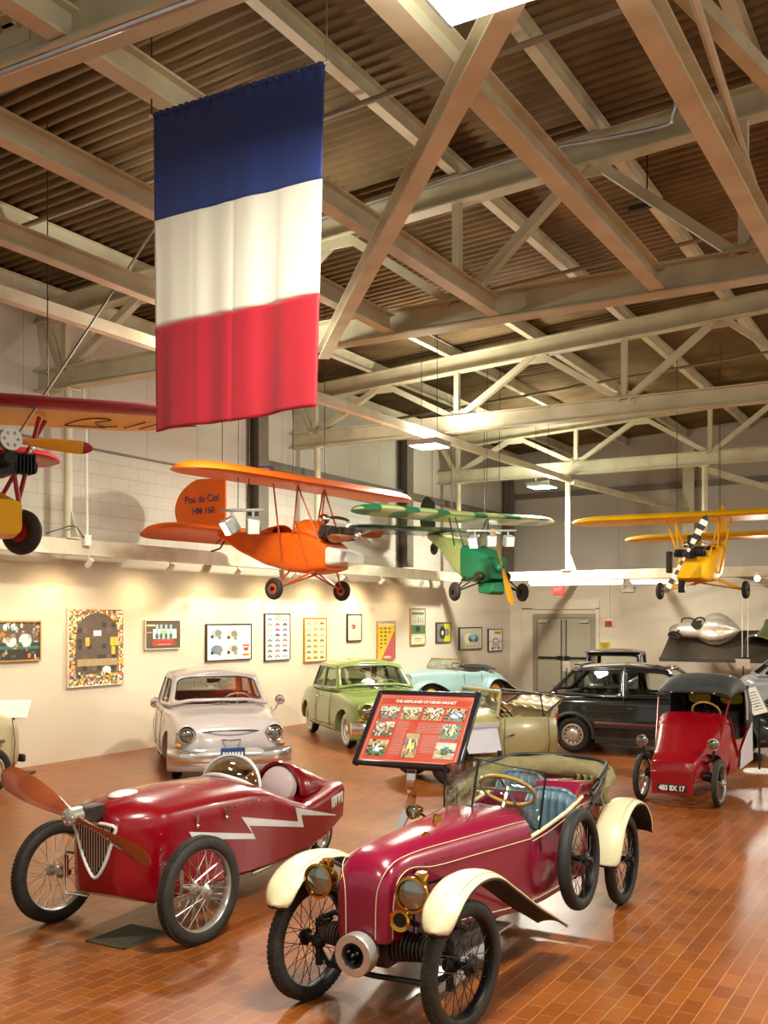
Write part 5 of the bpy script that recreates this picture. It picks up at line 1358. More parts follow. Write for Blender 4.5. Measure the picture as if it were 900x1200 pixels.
# ================================================================ red propeller car
O = cw(-1.735, 6.87)
B = thing('propeller_car', 'red three-wheeled car with a wooden propeller on its nose and a white lightning bolt', 'car', (O.x, O.y, 0), yaw(-.42, -.907))
PS = [(.29, .14, .16, .38, .76, .84), (.26, .18, .2, .32, .76, .89), (.1, .345, .355, .25, .765, .93), (0, .355, .365, .245, .765, .935), (-.5, .372, .38, .23, .755, .93), (-1.0, .385, .39, .21, .73, .9), (-1.25, .385, .395, .2, .69, .85), (-1.55, .375, .39, .2, .61, .72), (-1.9, .36, .37, .2, .53, .60), (-2.2, .345, .36, .23, .565, .63), (-2.45, .328, .343, .29, .605, .665), (-2.58, .315, .33, .33, .62, .67)]
SB = sorted(PS)
def psec(x, wb, wt, zb, zc, zt):
    r = [V((x, wb*.9, zb)), V((x, wb, zb+.03))] + [V((x, wb+(wt-wb)*t, zb+(zc-.03-zb)*t)) for t in (.33, .66, 1)]
    for i in range(1, 18):
        a = PI*i/18; r.append(V((x, wt*cos(a)*(.97 if abs(cos(a)) > .9 else .93), zc+(zt-zc)*sin(a)**.8)))
    r += [V((x, -(wb+(wt-wb)*t), zb+(zc-.03-zb)*t)) for t in (1, .66, .33)] + [V((x, -wb, zb+.03)), V((x, -wb*.9, zb))]
    return r
m = MB(); xs = sorted(set([s[0] for s in PS]+[-.1*i for i in range(26)])); m.loft([psec(x, *lerp(SB, x)) for x in xs])
o = m.build('body', 'red_paint', B)
c = MB(); c.ell((-1.6, 0, .82), (.42, .25, .42), n=32, k=20); cut(o, [c])
m = MB(); m.loft([[V((x, w*cos(a), z+hh*sin(a))) for a in [PI*i/16 for i in range(17)]] for x, w, z, hh in ((-2.0, .23, .6, .27), (-2.12, .245, .6, .26), (-2.3, .24, .61, .19), (-2.45, .22, .62, .11), (-2.57, .2, .63, .05))], closed=False); m.build('headrest_fairing', 'red_paint', B, solid=.012)
m = MB(); m.lathe([(.0, .05), (.1, .045), (.155, .02), (.17, -.02), (.16, -.05), (0, -.06)], (-1.99, 0, .69), (1, 0, .18), 28); m.build('headrest', 'pink_leather', B)
m = MB(); m.tube([V((-2.0, .22*cos(a), .62+.26*sin(a))) for a in [PI*i/20 for i in range(21)]], .014, 8); m.build('fairing_rim', 'red_paint', B)
m = MB(); m.grid(lambda u, v: V((-2.0+.1*sin(PI*v)*.6+.15*v*0, -.2-.0*u, .62+.2*u))+V((.35*v, .03*v, -.1*v*u)), 6, 8); m.build('side_padding', 'tan_leather', B, solid=.03)
m = MB(); m.box((-1.7, 0, .38), (.4, .36, .12)); m.build('seat', 'tan_leather', B, bevel=.04)
# windscreen hoop
base = catmull([V((-1.27, .28, .765)), V((-1.16, .2, .845)), V((-1.09, .1, .89)), V((-1.07, 0, .905)), V((-1.09, -.1, .89)), V((-1.16, -.2, .845)), V((-1.27, -.28, .765))], 5)
hoop = [V((-1.27-.04*sin(a), .265*cos(a), .775+.25*sin(a)**.9)) for a in [PI*i/30 for i in range(31)]]
m = MB(); m.tube(hoop, .014, 8); m.tube(base, .016, 8); w = m.build('windscreen_frame', 'white_lacquer', B)
m = MB(); m.loft([base, [base[i]*.5+hoop[i]*.5 for i in range(31)], hoop], closed=False); m.build('windscreen', 'glass_amber', B, solid=.005)
# bolt on both sides
def bolt(side):
    m = MB(); C_ = MX.Rotation(-B.rotation_euler.z, 3, 'Z')
    o_ = C_ @ (V((0, 0, CAMH))-V(B.location))
    def proj(u, v):
        px, py = 180+u/3.913, 870+v/3.913; d = C_ @ ray(px, py); y = .37
        for _ in range(12):
            k = (y-o_.y)/d.y; p = o_+d*k; wb, wt, zb, zc, zt = lerp(SB, p.x); t = (p.z-zb)/(zc-.03-zb); y = wb+(wt-wb)*max(0, min(1, t))
        return V((p.x, y+.005, p.z))
    for q in (((160, 410), (455, 418), (465, 443), (178, 443)), ((400, 342), (437, 382), (465, 443), (450, 416)), ((400, 342), (660, 363), (686, 388), (437, 382)), ((648, 298), (675, 333), (686, 388), (660, 363)), ((648, 298), (832, 331), (833, 335), (675, 333))):
        def f(s, t, q=q):
            a = [q[0][i]*(1-s)+q[1][i]*s for i in (0, 1)]; b = [q[3][i]*(1-s)+q[2][i]*s for i in (0, 1)]
            p = proj(a[0]*(1-t)+b[0]*t, a[1]*(1-t)+b[1]*t); return V((p.x, p.y*side, p.z))
        m.grid(f, 14, 4)
    return m
for s in (1, -1): bolt(s).build('lightning_bolt', 'white_lacquer', B, label='white lightning bolt')
tn = text('registration_number', '1694 W 8', .135, 'white_lacquer', B, (0, 0, 0), (0, 0, 0), .003, .46, .003)
for v in tn.data.vertices:   # letters painted along the curved flank
    x, z, d = -2.40-v.co.x, .52+v.co.y+.08*v.co.x, v.co.z
    wb, wt, zb, zc, zt = lerp(SB, x); k = max(0, min(1, (z-zb)/(zc-.03-zb))); v.co = (x, wb+(wt-wb)*k+.009+d, z)
# nose
m = MB(); sh = [(-.155, .775), (.155, .775), (.15, .7), (.09, .54), (0, .43), (-.09, .54), (-.15, .7)]
m.tube(catmull([V((.302, y*.95, z)) for y, z in sh], 4, True), .012, 8, closed=True); g = m.build('grille_frame', 'white_lacquer', B)
m = MB(); m.prism([V((.294, y*.92, z)) for y, z in sh], (.004, 0, 0)); m.build('grille_back', 'black_plastic', g)
m = MB()
for i in range(13):
    y = -.126+.021*i; zl = .445+abs(y)*1.35; m.bar((.304, y, zl), (.304, y, .765), .008, .008)
m.build('grille_bars', 'chrome', g)
m = MB()
for x, y, z in [(.08, .345, z_) for z_ in (.3, .4, .5, .6, .7)] + [(-.12-.13*i, .32+.012*i, .745) for i in range(9)]: m.ell((x, y+.005, z), .008, n=8, k=6)
m.build('rivets', 'chrome', B)
for x in (-.28, -.62):
    m = MB(); m.tube([(x, lerp(SB, x)[1]+.012, .70), (x, lerp(SB, x)[1]+.02, .77)], .011, 8); m.ell((x, lerp(SB, x)[1]+.015, .69), .016, n=8, k=6)
    m.build('bonnet_catch', 'chrome', B)
m = MB(); m.ell((.02, .0, .925), (.13, .075, .03), n=20); m.build('filler_cover', 'white_lacquer', B)
m = MB(); m.box((.36, 0, .86), (.2, .12, .1)); m.lathe([(0, -.1), (.055, -.1), (.055, .04), (.03, .06), (0, .06)], (.4, 0, .865), (1, 0, 0), 16); m.build('engine_nose', 'iron', B, bevel=.01)
R = basis((1, 0, -.05), (0, 1, 0)) @ MX.Rotation(1.19, 3, 'X')
m = prop_blade((.5, 0, .865), .63, R, .165, .035, 20); pr = m.build('propeller', 'copper_wood', B)
m = MB(); m.lathe([(0, -.05), (.055, -.05), (.055, .05), (.03, .06), (0, .06)], (.5, 0, .865), (1, 0, 0), 18)
for i in range(6): m.ell((.553, .036*cos(i*PI/3), .865+.036*sin(i*PI/3)), .011, n=8, k=6)
m.build('propeller_hub', 'aluminium', B)
for s in (1, -1):
    spoke_wheel(B, (0, s*.60, .347), .347, .046, 'rubber', 'aluminium', 'chrome', 'aluminium', 40, rz=-.16, tread=80)
    m = MB(); m.tube([(.05, s*.3, .5), (.05, s*.46, .5), (.05, s*.48, .48), (.05, s*.48, .24), (.05, s*.46, .22), (.05, s*.29, .22)], .010, 8); m.tube([(0, s*.48, .35), (0, s*.56, .35)], .02, 10); m.lathe([(.014, -.07), (.014, .07)], (.03, s*.48, .4), Z, 12); m.build('suspension_fork', 'chrome', B)
spoke_wheel(B, (-2.56, .1, .19), .19, .035, 'rubber', 'aluminium', 'chrome', 'aluminium', 36, name='rear_wheel')
m = MB()
for s in (1, -1):
    m.tube([(-1.0, s*.36, .2), (-1.9, s*.33, .19), (-2.3, s*.2, .2), (-2.54, .1+s*.07, .19)], .016, 8)
    m.tube(catmull([(-2.0, s*.3, .2), (-2.35, .05+s*.15, .26), (-2.66, .1+s*.06, .3)], 4), .012, 8)
m.build('rear_fork', 'chrome', B)
# ================================================================ red velocar with black hood
O = cw(3.37, 11.67)
A = thing('microcar', 'small red three-wheeled microcar with a black folding hood and a number plate', 'car', (O.x, O.y, 0), yaw(-.52, -.854))
def rect(x, w, zb, zt, rd=.5, wt=None):
    wt = wt or w; r = []
    for cx, cy in rounded(28, 5): r.append(V((x, (w+(wt-w)*(cy+1)/2)*cx, (zb+zt)/2+(zt-zb)/2*cy)))
    return r
m = MB(); m.loft([rect(.30, .245, .25, .50), rect(.28, .255, .25, .53), rect(.1, .28, .25, .60), rect(-.2, .34, .26, .76), rect(-.5, .415, .27, .94), rect(-.6, .43, .27, .99)]); m.build('bonnet', 'velocar_red', A, ang=55)
m = MB(); m.loft([tub(-.58, .43, .27, .72), tub(-.9, .45, .27, .66), tub(-1.3, .44, .28, .64), tub(-1.7, .4, .3, .72)]); m.build('body_tub', 'velocar_red', A, ang=55)
m = MB(); m.loft([rect(-1.66, .42, .3, .78), rect(-1.9, .36, .34, .74), rect(-2.1, .25, .38, .66)]); m.build('tail', 'velocar_red', A, ang=55)
m = MB(); m.prism([V((-.95, .456, .30)), V((-1.75, .435, .32)), V((-1.75, .425, .8)), V((-1.35, .452, .68)), V((-.98, .46, .52))], (0, .012, 0)); m.build('door_panel', 'lilac_white', A, bevel=.004)
m = MB(); m.box((.312, 0, .27), (.02, .46, .26)); m.build('front_apron', 'velocar_red', A, bevel=.008)
m = MB(); m.bar((.316, -.25, .405), (.316, .25, .405), .012, .012); m.build('apron_trim', 'plane_red', A)
m = MB(); m.box((.325, 0, .215), (.008, .33, .085)); pl_ = m.build('number_plate', 'black_plastic', A, bevel=.02)
text('characters', '483 BX 17', .078, 'sign_white', pl_, (.331, 0, .213), basis((0, 1, 0), (0, 0, 1)), .002, .85, .0025)
for s in (1, -1):
    spoke_wheel(A, (0, s*.44, .265), .265, .033, 'rubber', 'aluminium', 'dark_metal', 'aluminium', 28, hubw=.04)
    h = headlamp(A, (.1, s*.40, .70), .062, 'chrome', (1, s*.05, 0), .09)
    m = MB(); m.tube([(.06, s*.40, .64), (.05, s*.38, .52), (0, s*.28, .46)], .014, 8); m.build('lamp_stalk', 'dark_metal', h)
    m = MB(); m.loft([[V((x, s*(.28+.14*q), z)) for q in (0, .33, .66, 1)] for x, z in ((-.02, .57), (-.15, .54), (-.27, .44), (-.33, .28), (-.34, .2))], closed=False); m.build('mudguard', 'black_plastic', A, solid=.01)
    m = MB(); m.tube([(0, s*.2, .3), (0, s*.42, .265)], .016, 8); m.tube([(.02, s*.4, .33), (.0, s*.2, .36)], .012, 8); m.lathe([(.05, -.05), (.05, .03)], (.02, s*.33, .33), (0, 1, 0), 12); m.build('axle', 'dark_metal', A)
    m = MB(); m.tube([(-.3, s*.36, .62), (-.62, s*.42, 1.2)], .011, 8); m.tube([(-.55, s*.43, .95), (-.9, s*.455, .45)], .011, 8); m.build('windscreen_post', 'velocar_red', A)
spoke_wheel(A, (-1.85, 0, .25), .25, .035, 'rubber', 'aluminium', 'dark_metal', 'aluminium', 24, name='rear_wheel')
hd = [(-.58, .43, 1.17, .06), (-.7, .44, 1.2, .14), (-.95, .45, 1.22, .2), (-1.25, .45, 1.2, .22), (-1.5, .44, 1.14, .2), (-1.75, .42, 1.0, .14), (-1.98, .38, .8, .06)]
def bow(x, w, z, hh, low):
    return [V((x, w*math.copysign(abs(cos(a))**.55, cos(a)), z+hh*sin(a)**.8)) for a in [PI*i/22 for i in range(23)]]
m = MB(); m.loft([bow(*s, 0) for s in hd], closed=False); hood = m.build('folding_hood', 'black_canvas', A, solid=.012, ang=60)
for s in (1, -1):
    m = MB(); m.loft([[V((x, s*w*1.0, z)), V((x-.02, s*w*1.01, (z+zl)/2)), V((x-.03, s*w*1.0, zl))] for x, w, z, zl in ((-1.22, .455, 1.22, .85), (-1.3, .452, 1.2, .76), (-1.5, .445, 1.15, .72), (-1.75, .425, 1.02, .74), (-1.95, .39, .83, .72))], closed=False); m.build('hood_side', 'black_canvas', A, solid=.01)
m = MB(); m.grid(lambda u, v: V((-1.7-.06*v, (u-.5)*.78, .7+.55*v)), 8, 8); bk = m.build('hood_lining', 'black_cloth', A, solid=.01)
for s in (1, -1):
    m = MB(); m.prism([V((-1.68, s*.2+.14*math.copysign(abs(cos(a))**.6, cos(a)), 1.09+.075*math.copysign(abs(sin(a))**.7, sin(a)))) for a in [2*PI*i/20 for i in range(20)]], (.006, 0, 0)); m.build('painted_window_light', 'c_lime', bk)  # lime colour stands in for the lit background behind the rear windows
m = MB(); m.tube([V((-.57, w*1.0, z)) for w, z in ((-.43, 1.17), (-.2, 1.225), (.2, 1.225), (.43, 1.17))], .012, 8); m.build('hood_bow', 'dark_metal', A)
for y in (-.25, .0, .25):
    m = MB(); m.ell((-.56, y, 1.22), .014, n=8, k=6); m.build('hood_stud', 'chrome', hood)
m = MB(); m.tube(catmull([(-1.2, .465, 1.22), (-1.27, .47, 1.05), (-1.3, .468, .86)], 5), .01, 6); m.build('hood_edge', 'white_rubber', hood)
steering(A, (-.72, .12, .99), .16, (-.75, 0, .65), 'honey_wood', 'dark_metal', .3)
seat(A, (-1.25, .0, .42), .7, 'dark_leather', .5)
# ================================================================ saloons
def saloon(lab, loc, ang, paint, L2, interior, whitewall, lampring, glass='glass', ext=None):
    t = thing('saloon_car', lab, 'car', loc, ang)
    st = [(-.0, .50, .33, .46, .58, .63, .8), (-.1, .68, .27, .48, .67, .76, .84), (-.3, .775, .23, .5, .77, .86, .88), (-.75, .815, .22, .52, .82, .925, .9), (-1.3, .83, .22, .53, .86, .975, .92), (-2.3, .83, .22, .54, .88, .95, .93), (-3.2, .82, .23, .53, .88, .95, .92), (-3.8, .76, .27, .52, .8, .86, .88), (-4.15, .6, .33, .48, .62, .68, .82), (-4.22, .45, .38, .48, .55, .6, .8)]
    car_body(t, st, paint, 50, arches=[(-.78, .31, .35, .5, 1.2), (-.78, .31, .35, -1.2, -.5), (-3.26, .3, .34, .55, 1.2), (-3.26, .3, .34, -1.2, -.55)],
             cutters=[MB().ell((-2.3, 0, .95), (.98, .68, .5), n=28, k=16)])
    base = [(-1.33, .70, .955), (-2.1, .765, .925), (-2.85, .765, .925), (-3.32, .6, .945)]
    roof = [(-1.75, .60, 1.335), (-2.2, .64, 1.36), (-2.75, .63, 1.36), (-3.0, .53, 1.32)]
    gh(t, base, roof, .1, paint, glass, 'dark_trim' if not ext else 'chrome', .05, .045, {'windscreen': .12, 'rear_window': .1, 'side_window': .02}, rn=9)
    for x in (-.78, -3.26):
        for s in (1, -1): disc_wheel(t, (x, s*.66, .3), .3, .07, .075, s, 'white_lacquer' if whitewall else 'aluminium', 'chrome', whitewall)
    for s in (1, -1):
        d = V((1, s*.12, 0))
        h = headlamp(t, (-.07, s*.585, .655), .092, paint, d, .18)
        m = MB(); m.torus(V((-.06, s*.585, .655))+d*.01, d, .1, .014, 28, 8); m.build('lamp_rim', lampring, h)
        m = MB(); m.loft([[V((x, s*(.585+r*cos(a)), .67+r*sin(a)*1.05)) for a in [PI*.02+PI*.96*i/12 for i in range(13)]] for x, r in ((-.02, .115), (-.1, .13), (-.3, .1), (-.5, .02))], closed=False); m.build('lamp_brow', paint, h, solid=.01)
        m = MB(); m.ell((-.05, s*.69, .53), (.04, .045, .035), n=14); m.build('indicator', 'amber_lens', t)
        m = MB(); m.bar((-2.15, s*.835, .80), (-2.27, s*.845, .80), .02, .025); m.build('door_handle', 'chrome', t)
        for x in (-1.45, -2.4):
            m = MB(); m.tube([V((x, s*.832, .27)), V((x-.02, s*.842, .5)), V((x, s*.815, .8)), V((x-.02, s*.79, .9))], .005, 5); m.build('door_seam', 'dark_trim', t)
        m = MB(); m.tube([V((-1.1, s*.835, .3)), V((-3.0, s*.838, .3))], .012, 6); m.build('sill_trim', paint, t)
    # bumper wraps round the nose
    pth = [V((.085-.22*abs(u)**5, u*.83, .385)) for u in [i/12-1 for i in range(25)]]
    m = MB(); m.loft([[p+V((.055*cos(a)+(.0), 0, .11*sin(a)*(1+.0))) for a in [2*PI*j/14 for j in range(14)]] for p in pth]); bu = m.build('bumper', 'bumper_chrome', t)
    m = MB(); m.loft([[p+V((-.02+.035*cos(a), 0, -.14+.05*sin(a))) for a in [2*PI*j/12 for j in range(12)]] for p in pth]); m.build('valance', paint, t)
    m = MB(); m.prism([V((.118, .42*math.copysign(abs(cos(a))**.5, cos(a)), .43+.075*math.copysign(abs(sin(a))**.6, sin(a)))) for a in [2*PI*i/28 for i in range(28)]], (.012, 0, 0)); m.build('plate_surround', 'white_lacquer' if not ext else 'chrome', bu)
    m = MB(); m.tube(catmull([V((.0-.13*abs(u)**2, u*.5, .72-.05*abs(u)**3)) for u in [i/6-1 for i in range(13)]], 3), .011, 6); m.build('grille_lip', 'dark_trim', t)
    m = MB(); m.tube(catmull([V((.055-.1*abs(u)**2, u*.17, .60)) for u in [i/6-1 for i in range(13)]], 2), .008, 6); m.build('nose_badge', 'chrome', t)
    for s in (1, -1):
        m = MB(); m.tube([V((-1.32, s*.12+.05, .985)), V((-1.4, s*.3+.1, 1.02))], .006, 6); m.build('wiper', 'dark_metal', t)
    m = MB(); m.ell((-1.25, 0, .985), (.06, .16, .012), n=18); m.build('cowl_vent', 'chrome', t)
    t.scale = (.95, .95, .95)
    steering(t, (-1.8, .33, .98), .2, (-.6, 0, .8), 'white_lacquer', 'white_lacquer', .3)
    m = MB(); m.box((-1.42, 0, .86), (.12, 1.2, .16)); m.build('dashboard', paint, t, bevel=.04)
    m = MB(); m.box((-1.98, 0, 1.27), (.02, .2, .06)); m.tube([(-1.97, 0, 1.28), (-1.9, 0, 1.36)], .008, 6); m.build('rear_view_mirror', 'dark_trim', t, bevel=.01)
    seat(t, (-2.1, 0, .52), 1.2, interior, .52); seat(t, (-2.95, 0, .52), 1.2, interior, .48)
    return t
O = cw(-1.93, 12.95)
t = saloon('white rounded saloon car facing forward behind the red propeller car', (O.x, O.y, 0), yaw(.28, -.96), 'white_car_paint', 4.2, 'maroon_cloth', False, 'chrome')
m = MB(); m.box((.15, 0, .43), (.008, .32, .16)); p = m.build('number_plate', 'plate_blue', t, bevel=.004)
m = MB()
for i in range(7): m.box((.156, -.12+.04*i, .415), (.004, .026, .08))
m.build('plate_marks', 'paper_white', p)
m = MB(); m.lathe([(0, -.04), (.06, -.03), (.075, 0), (.07, .01), (0, .015)], (-1.5, .93, 1.0), (-1, .1, 0), 18); m.tube([(-1.46, .93, .98), (-1.42, .86, .9), (-1.42, .82, .84)], .01, 8); m.build('wing_mirror', 'chrome', t)
m = MB(); m.lathe([(0, -.04), (.06, -.03), (.075, 0), (.07, .01), (0, .015)], (-1.5, -.9, 1.0), (-1, -.1, 0), 18); m.tube([(-1.46, -.9, .98), (-1.42, -.84, .9), (-1.42, -.8, .84)], .01, 8); m.build('wing_mirror', 'chrome', t)
O = cw(.27, 16.2)
t = saloon('light green rounded saloon car with whitewall tyres near the picture wall', (O.x, O.y, 0), yaw(.32, -.947), 'green_car_paint', 4.2, 'green_car_paint', True, 'brass', 'glass_green')
# ================================================================ dark hatchback
def hatch(lab, loc, ang, paint, nm='hatchback', dx=0):
    t = thing(nm, lab, 'car', loc, ang)
    st = [(-.5, .60, .36, .5, .74, .84, .92), (-.42, .72, .28, .5, .8, .88, .93), (-.2, .78, .22, .5, .83, .9, .94), (.6, .795, .19, .5, .84, .9, .95), (1.6, .795, .19, .5, .84, .9, .95), (2.1, .79, .19, .5, .82, .9, .93), (2.7, .77, .2, .48, .72, .8, .92), (3.05, .7, .25, .45, .6, .67, .9), (3.12, .6, .3, .45, .56, .6, .9)]
    car_body(t, st, paint, 50, arches=[(0, .29, .33, .5, 1.2), (0, .29, .33, -1.2, -.5), (2.42, .29, .33, .5, 1.2), (2.42, .29, .33, -1.2, -.5)], cutters=[MB().box((.85, 0, .85), (2.0, 1.3, .8))])
    base = [(1.98, .66, .89), (.8, .74, .875), (-.42, .63, .89)]
    roof = [(1.38, .56, 1.30), (.78, .6, 1.335), (-.02, .55, 1.305)]
    gh(t, base, roof, .06, paint, 'glass', 'black_plastic', .055, .05, {'windscreen': .1, 'rear_window': .06, 'side_window': .015}, rn=10, sealr=.01)
    for x in (0, 2.42):
        for s in (1, -1):
            disc_wheel(t, (x, s*.67, .285), .285, .062, .085, s, 'aluminium', 'aluminium', holes=12)
            m = MB(); m.tube([V((x+.335*cos(a), s*.788, .29+.335*sin(a))) for a in [PI*i/16-.15 for i in range(19)]], .03, 8); m.build('wheel_arch_trim', 'dark_trim', t)
    for s in (1, -1):
        m = MB(); m.bar((.36, s*.80, .46), (2.06, s*.80, .46), .03, .1); m.build('side_moulding', 'dark_trim', t, bevel=.01)
        m = MB(); m.bar((.36, s*.818, .485), (2.06, s*.818, .485), .006, .012); m.build('moulding_stripe', 'tail_red', t)
        m = MB(); m.bar((.36, s*.765, .22), (2.06, s*.765, .22), .06, .1); m.build('sill', 'dark_trim', t, bevel=.01)
        m = MB(); m.bar((.88, s*.805, .72), (1.02, s*.805, .72), .03, .03); m.build('door_handle', 'black_plastic', t, bevel=.006)
        for x in (.8, 1.95): 
            m = MB(); m.tube([V((x, s*.80, .25)), V((x, s*.806, .5)), V((x, s*.785, .8)), V((x, s*.745, .88))], .004, 5); m.build('door_seam', 'black_plastic', t)
        m = MB(); m.box((-.46, s*.66, .68), (.1, .22, .2)); m.build('tail_lamp', 'tail_red', t, bevel=.03)
        for i in range(3):
            m = MB(); m.bar((-.33, s*.69, .98+.028*i), (-.18, s*.675, .985+.028*i), .012, .012); m.build('pillar_vent', 'dark_trim', t)
    pth = [V((-.56+.3*abs(u)**3, u*.79, .46)) for u in [i/10-1 for i in range(21)]]
    m = MB(); m.loft([[p+V((.05*cos(a), 0, .1*sin(a))) for a in [2*PI*j/12 for j in range(12)]] for p in pth]); m.build('rear_bumper', 'dark_trim', t)
    m = MB(); m.box((.0, 0, 1.375), (.1, .9, .02)); m.build('roof_trim', 'black_plastic', t, bevel=.006)
    for y in (-.34, .34): seat(t, (.85, y, .42), .46, 'grey_cloth', .52, -.3, True)
    seat(t, (.1, 0, .45), 1.1, 'grey_cloth', .45, -.3)
    steering(t, (1.3, .34, .88), .18, (-.8, 0, .6), 'black_plastic', 'black_plastic', .2)
    m = MB(); m.box((1.72, 0, .78), (.35, 1.25, .2)); m.build('dashboard', 'black_plastic', t, bevel=.05)
    return t
O = cw(3.27, 16.7)
t = hatch('glossy dark hatchback seen from the side between the beige roadster and the red microcar', (O.x, O.y, 0), yaw(.9, -.43), 'dark_car_paint')
# ================================================================ black vintage car behind the hatchback
O = cw(4.75, 20.6)
t = thing('vintage_saloon', 'black vintage saloon with a spare wheel, mostly hidden behind the dark hatchback', 'car', (O.x, O.y, 0), yaw(-.35, -.94))
car_body(t, [(-.75, .45, .4, .55, .8, .9, .9), (-.5, .6, .35, .55, .95, 1.03, .94), (0, .66, .3, .55, 1.0, 1.08, .96), (1.2, .66, .3, .55, 1.0, 1.08, .96), (1.9, .5, .32, .55, .92, 1.0, .9), (2.6, .42, .36, .55, .84, .92, .85), (2.7, .36, .4, .55, .8, .86, .85)], 'black_car_paint', 40, arches=[(0, .33, .38, .45, 1), (0, .33, .38, -1, -.45), (2.3, .33, .38, .36, 1), (2.3, .33, .38, -1, -.36)], cutters=[MB().box((.45, 0, 1.1), (1.45, 1.1, .9))])
gh(t, [(1.3, .6, 1.05), (.45, .64, 1.05), (-.42, .56, 1.05)], [(1.12, .56, 1.43), (.45, .6, 1.45), (-.22, .52, 1.43)], .06, 'black_car_paint', 'glass', 'black_plastic', .05, .05, {'windscreen': .03, 'rear_window': .05}, rn=9)
t.scale = (.88, .88, 1)
m = MB(); m.box((1.22, 0, 1.46), (.3, 1.16, .03)); m.build('visor', 'black_car_paint', t, bevel=.01)
for x in (0, 2.3):
    for s in (1, -1): disc_wheel(t, (x, s*(.62 if x == 0 else .55), .33), .33, .06, .06, s, 'black_car_paint', 'chrome')
w = disc_wheel(t, (1.9, -.62, .86), .3, .06, .07, -1, 'black_car_paint', 'chrome', rz=.35); w.name = 'spare_wheel'
seat(t, (.7, .28, .6), .5, 'tan_leather', .55, -.2); seat(t, (.7, -.28, .6), .5, 'tan_leather', .55, -.2); seat(t, (-.1, 0, .6), 1.0, 'tan_leather', .5, -.2)
# ================================================================ pale blue roadster
O = cw(2.2, 25.0)
A = t = thing('roadster', 'pale blue open roadster parked in the far corner with yellow wheels', 'car', (O.x, O.y, 0), yaw(-.7, -.714))
car_body(t, [(-.95, .25, .35, .42, .5, .54, .8), (-.75, .42, .32, .45, .62, .7, .85), (-.3, .52, .28, .5, .74, .84, .88), (.3, .55, .26, .5, .80, .88, .9), (1.2, .55, .26, .5, .82, .92, .9), (1.6, .48, .27, .5, .82, .93, .85), (2.3, .36, .3, .5, .78, .9, .8), (2.75, .27, .34, .48, .7, .82, .8), (2.8, .2, .4, .5, .65, .74, .8)], 'blue_car_paint', 44, cutters=[MB().ell((.62, 0, .95), (.62, .47, .5), n=28, k=16)])
for s in (1, -1):
    fender([(2.95, .42), (2.85, .58), (2.6, .7), (2.3, .72), (1.95, .62), (1.6, .45), (1.2, .3), (.5, .27)], s*.6, .3, .06, 'blue_car_paint')
    kids(t)
    fender([(.45, .27), (.42, .5), (.25, .68), (0, .73), (-.3, .66), (-.6, .5), (-.95, .36)], s*.6, .34, .07, 'blue_car_paint', tips=(.8, .3))
    for x in (0, 2.3): disc_wheel(t, (x, s*.6, .32), .32, .06, .065, s, 'c_yellow', 'chrome')
    h = headlamp(t, (2.75, s*.33, .78), .09, 'chrome', (1, 0, 0), .12)
m = MB(); m.loft([[V((1.22+.05*cos(u*2.6), u*.5, .92)) for u in [i/8-1 for i in range(17)]], [V((1.08+.05*cos(u*2.6), u*.47, 1.15)) for u in [i/8-1 for i in range(17)]]], closed=False); g = m.build('windscreen', 'glass', t, solid=.005)
m = MB(); a = [V((1.08+.05*cos(u*2.6), u*.47, 1.15)) for u in [i/8-1 for i in range(17)]]; b = [V((1.22+.05*cos(u*2.6), u*.5, .92)) for u in [i/8-1 for i in range(17)]]; m.tube(b+a[::-1], .012, 6, closed=True); m.build('windscreen_frame', 'brass', t)
m = MB(); m.tube(catmull([V((.62+.62*cos(q), .47*sin(q), .87+.02*cos(q))) for q in [2*PI*i/18 for i in range(18)]], 2, True), .03, 8, closed=True); m.build('cockpit_rim', 'dark_leather', t)
m = MB(); m.loft([[V((-.0-.2*v, y, .88+.1*sin(PI*v)*(1-(y/.55)**4))) for v in (0, .2, .5, .8, 1)] for y in [-.52+.08*i for i in range(14)]], closed=False); m.build('folded_hood', 'black_canvas', t, solid=.02)
steering(t, (.85, .22, .93), .18, (-.7, 0, .7), 'black_plastic', 'chrome', .3); seat(t, (.35, 0, .45), .9, 'dark_leather', .45, -.2)
m = MB(); m.tube([V((1.0, .545, .3)), V((1.0, .55, .55)), V((1.0, .52, .82))], .005, 5); m.tube([V((.35, .545, .3)), V((.35, .55, .55)), V((.35, .52, .8))], .005, 5); m.build('door_seam', 'dark_trim', t)
# ================================================================ beige open car behind the information board
O = cw(1.62, 13.8)
A = t = thing('open_tourer', 'beige open car with pale lilac bonnet side panels behind the information board', 'car', (O.x, O.y, 0), yaw(-.9, -.436))
def bsec(x, w, zb, zr): return tub(x, w, zb, zr, .03)
m = MB(); m.loft([bsec(.42, .56, .2, .83), bsec(.1, .61, .19, .83), bsec(-.25, .62, .19, .82), bsec(-.45, .57, .22, .80)]); m.build('body_tub', 'beige_paint', t, ang=55)
m = MB(); m.loft([rect(-.42, .55, .22, .8), rect(-.52, .5, .26, .76), rect(-.56, .42, .32, .7)]); m.build('tail', 'beige_paint', t, ang=60)
m = MB(); m.loft([deck(.4, .56, .3, .76, .93), deck(.7, .5, .4, .72, .88), deck(1.2, .36, .5, .68, .8), deck(1.5, .3, .52, .66, .76)]); m.build('bonnet', 'beige_paint', t, ang=60)
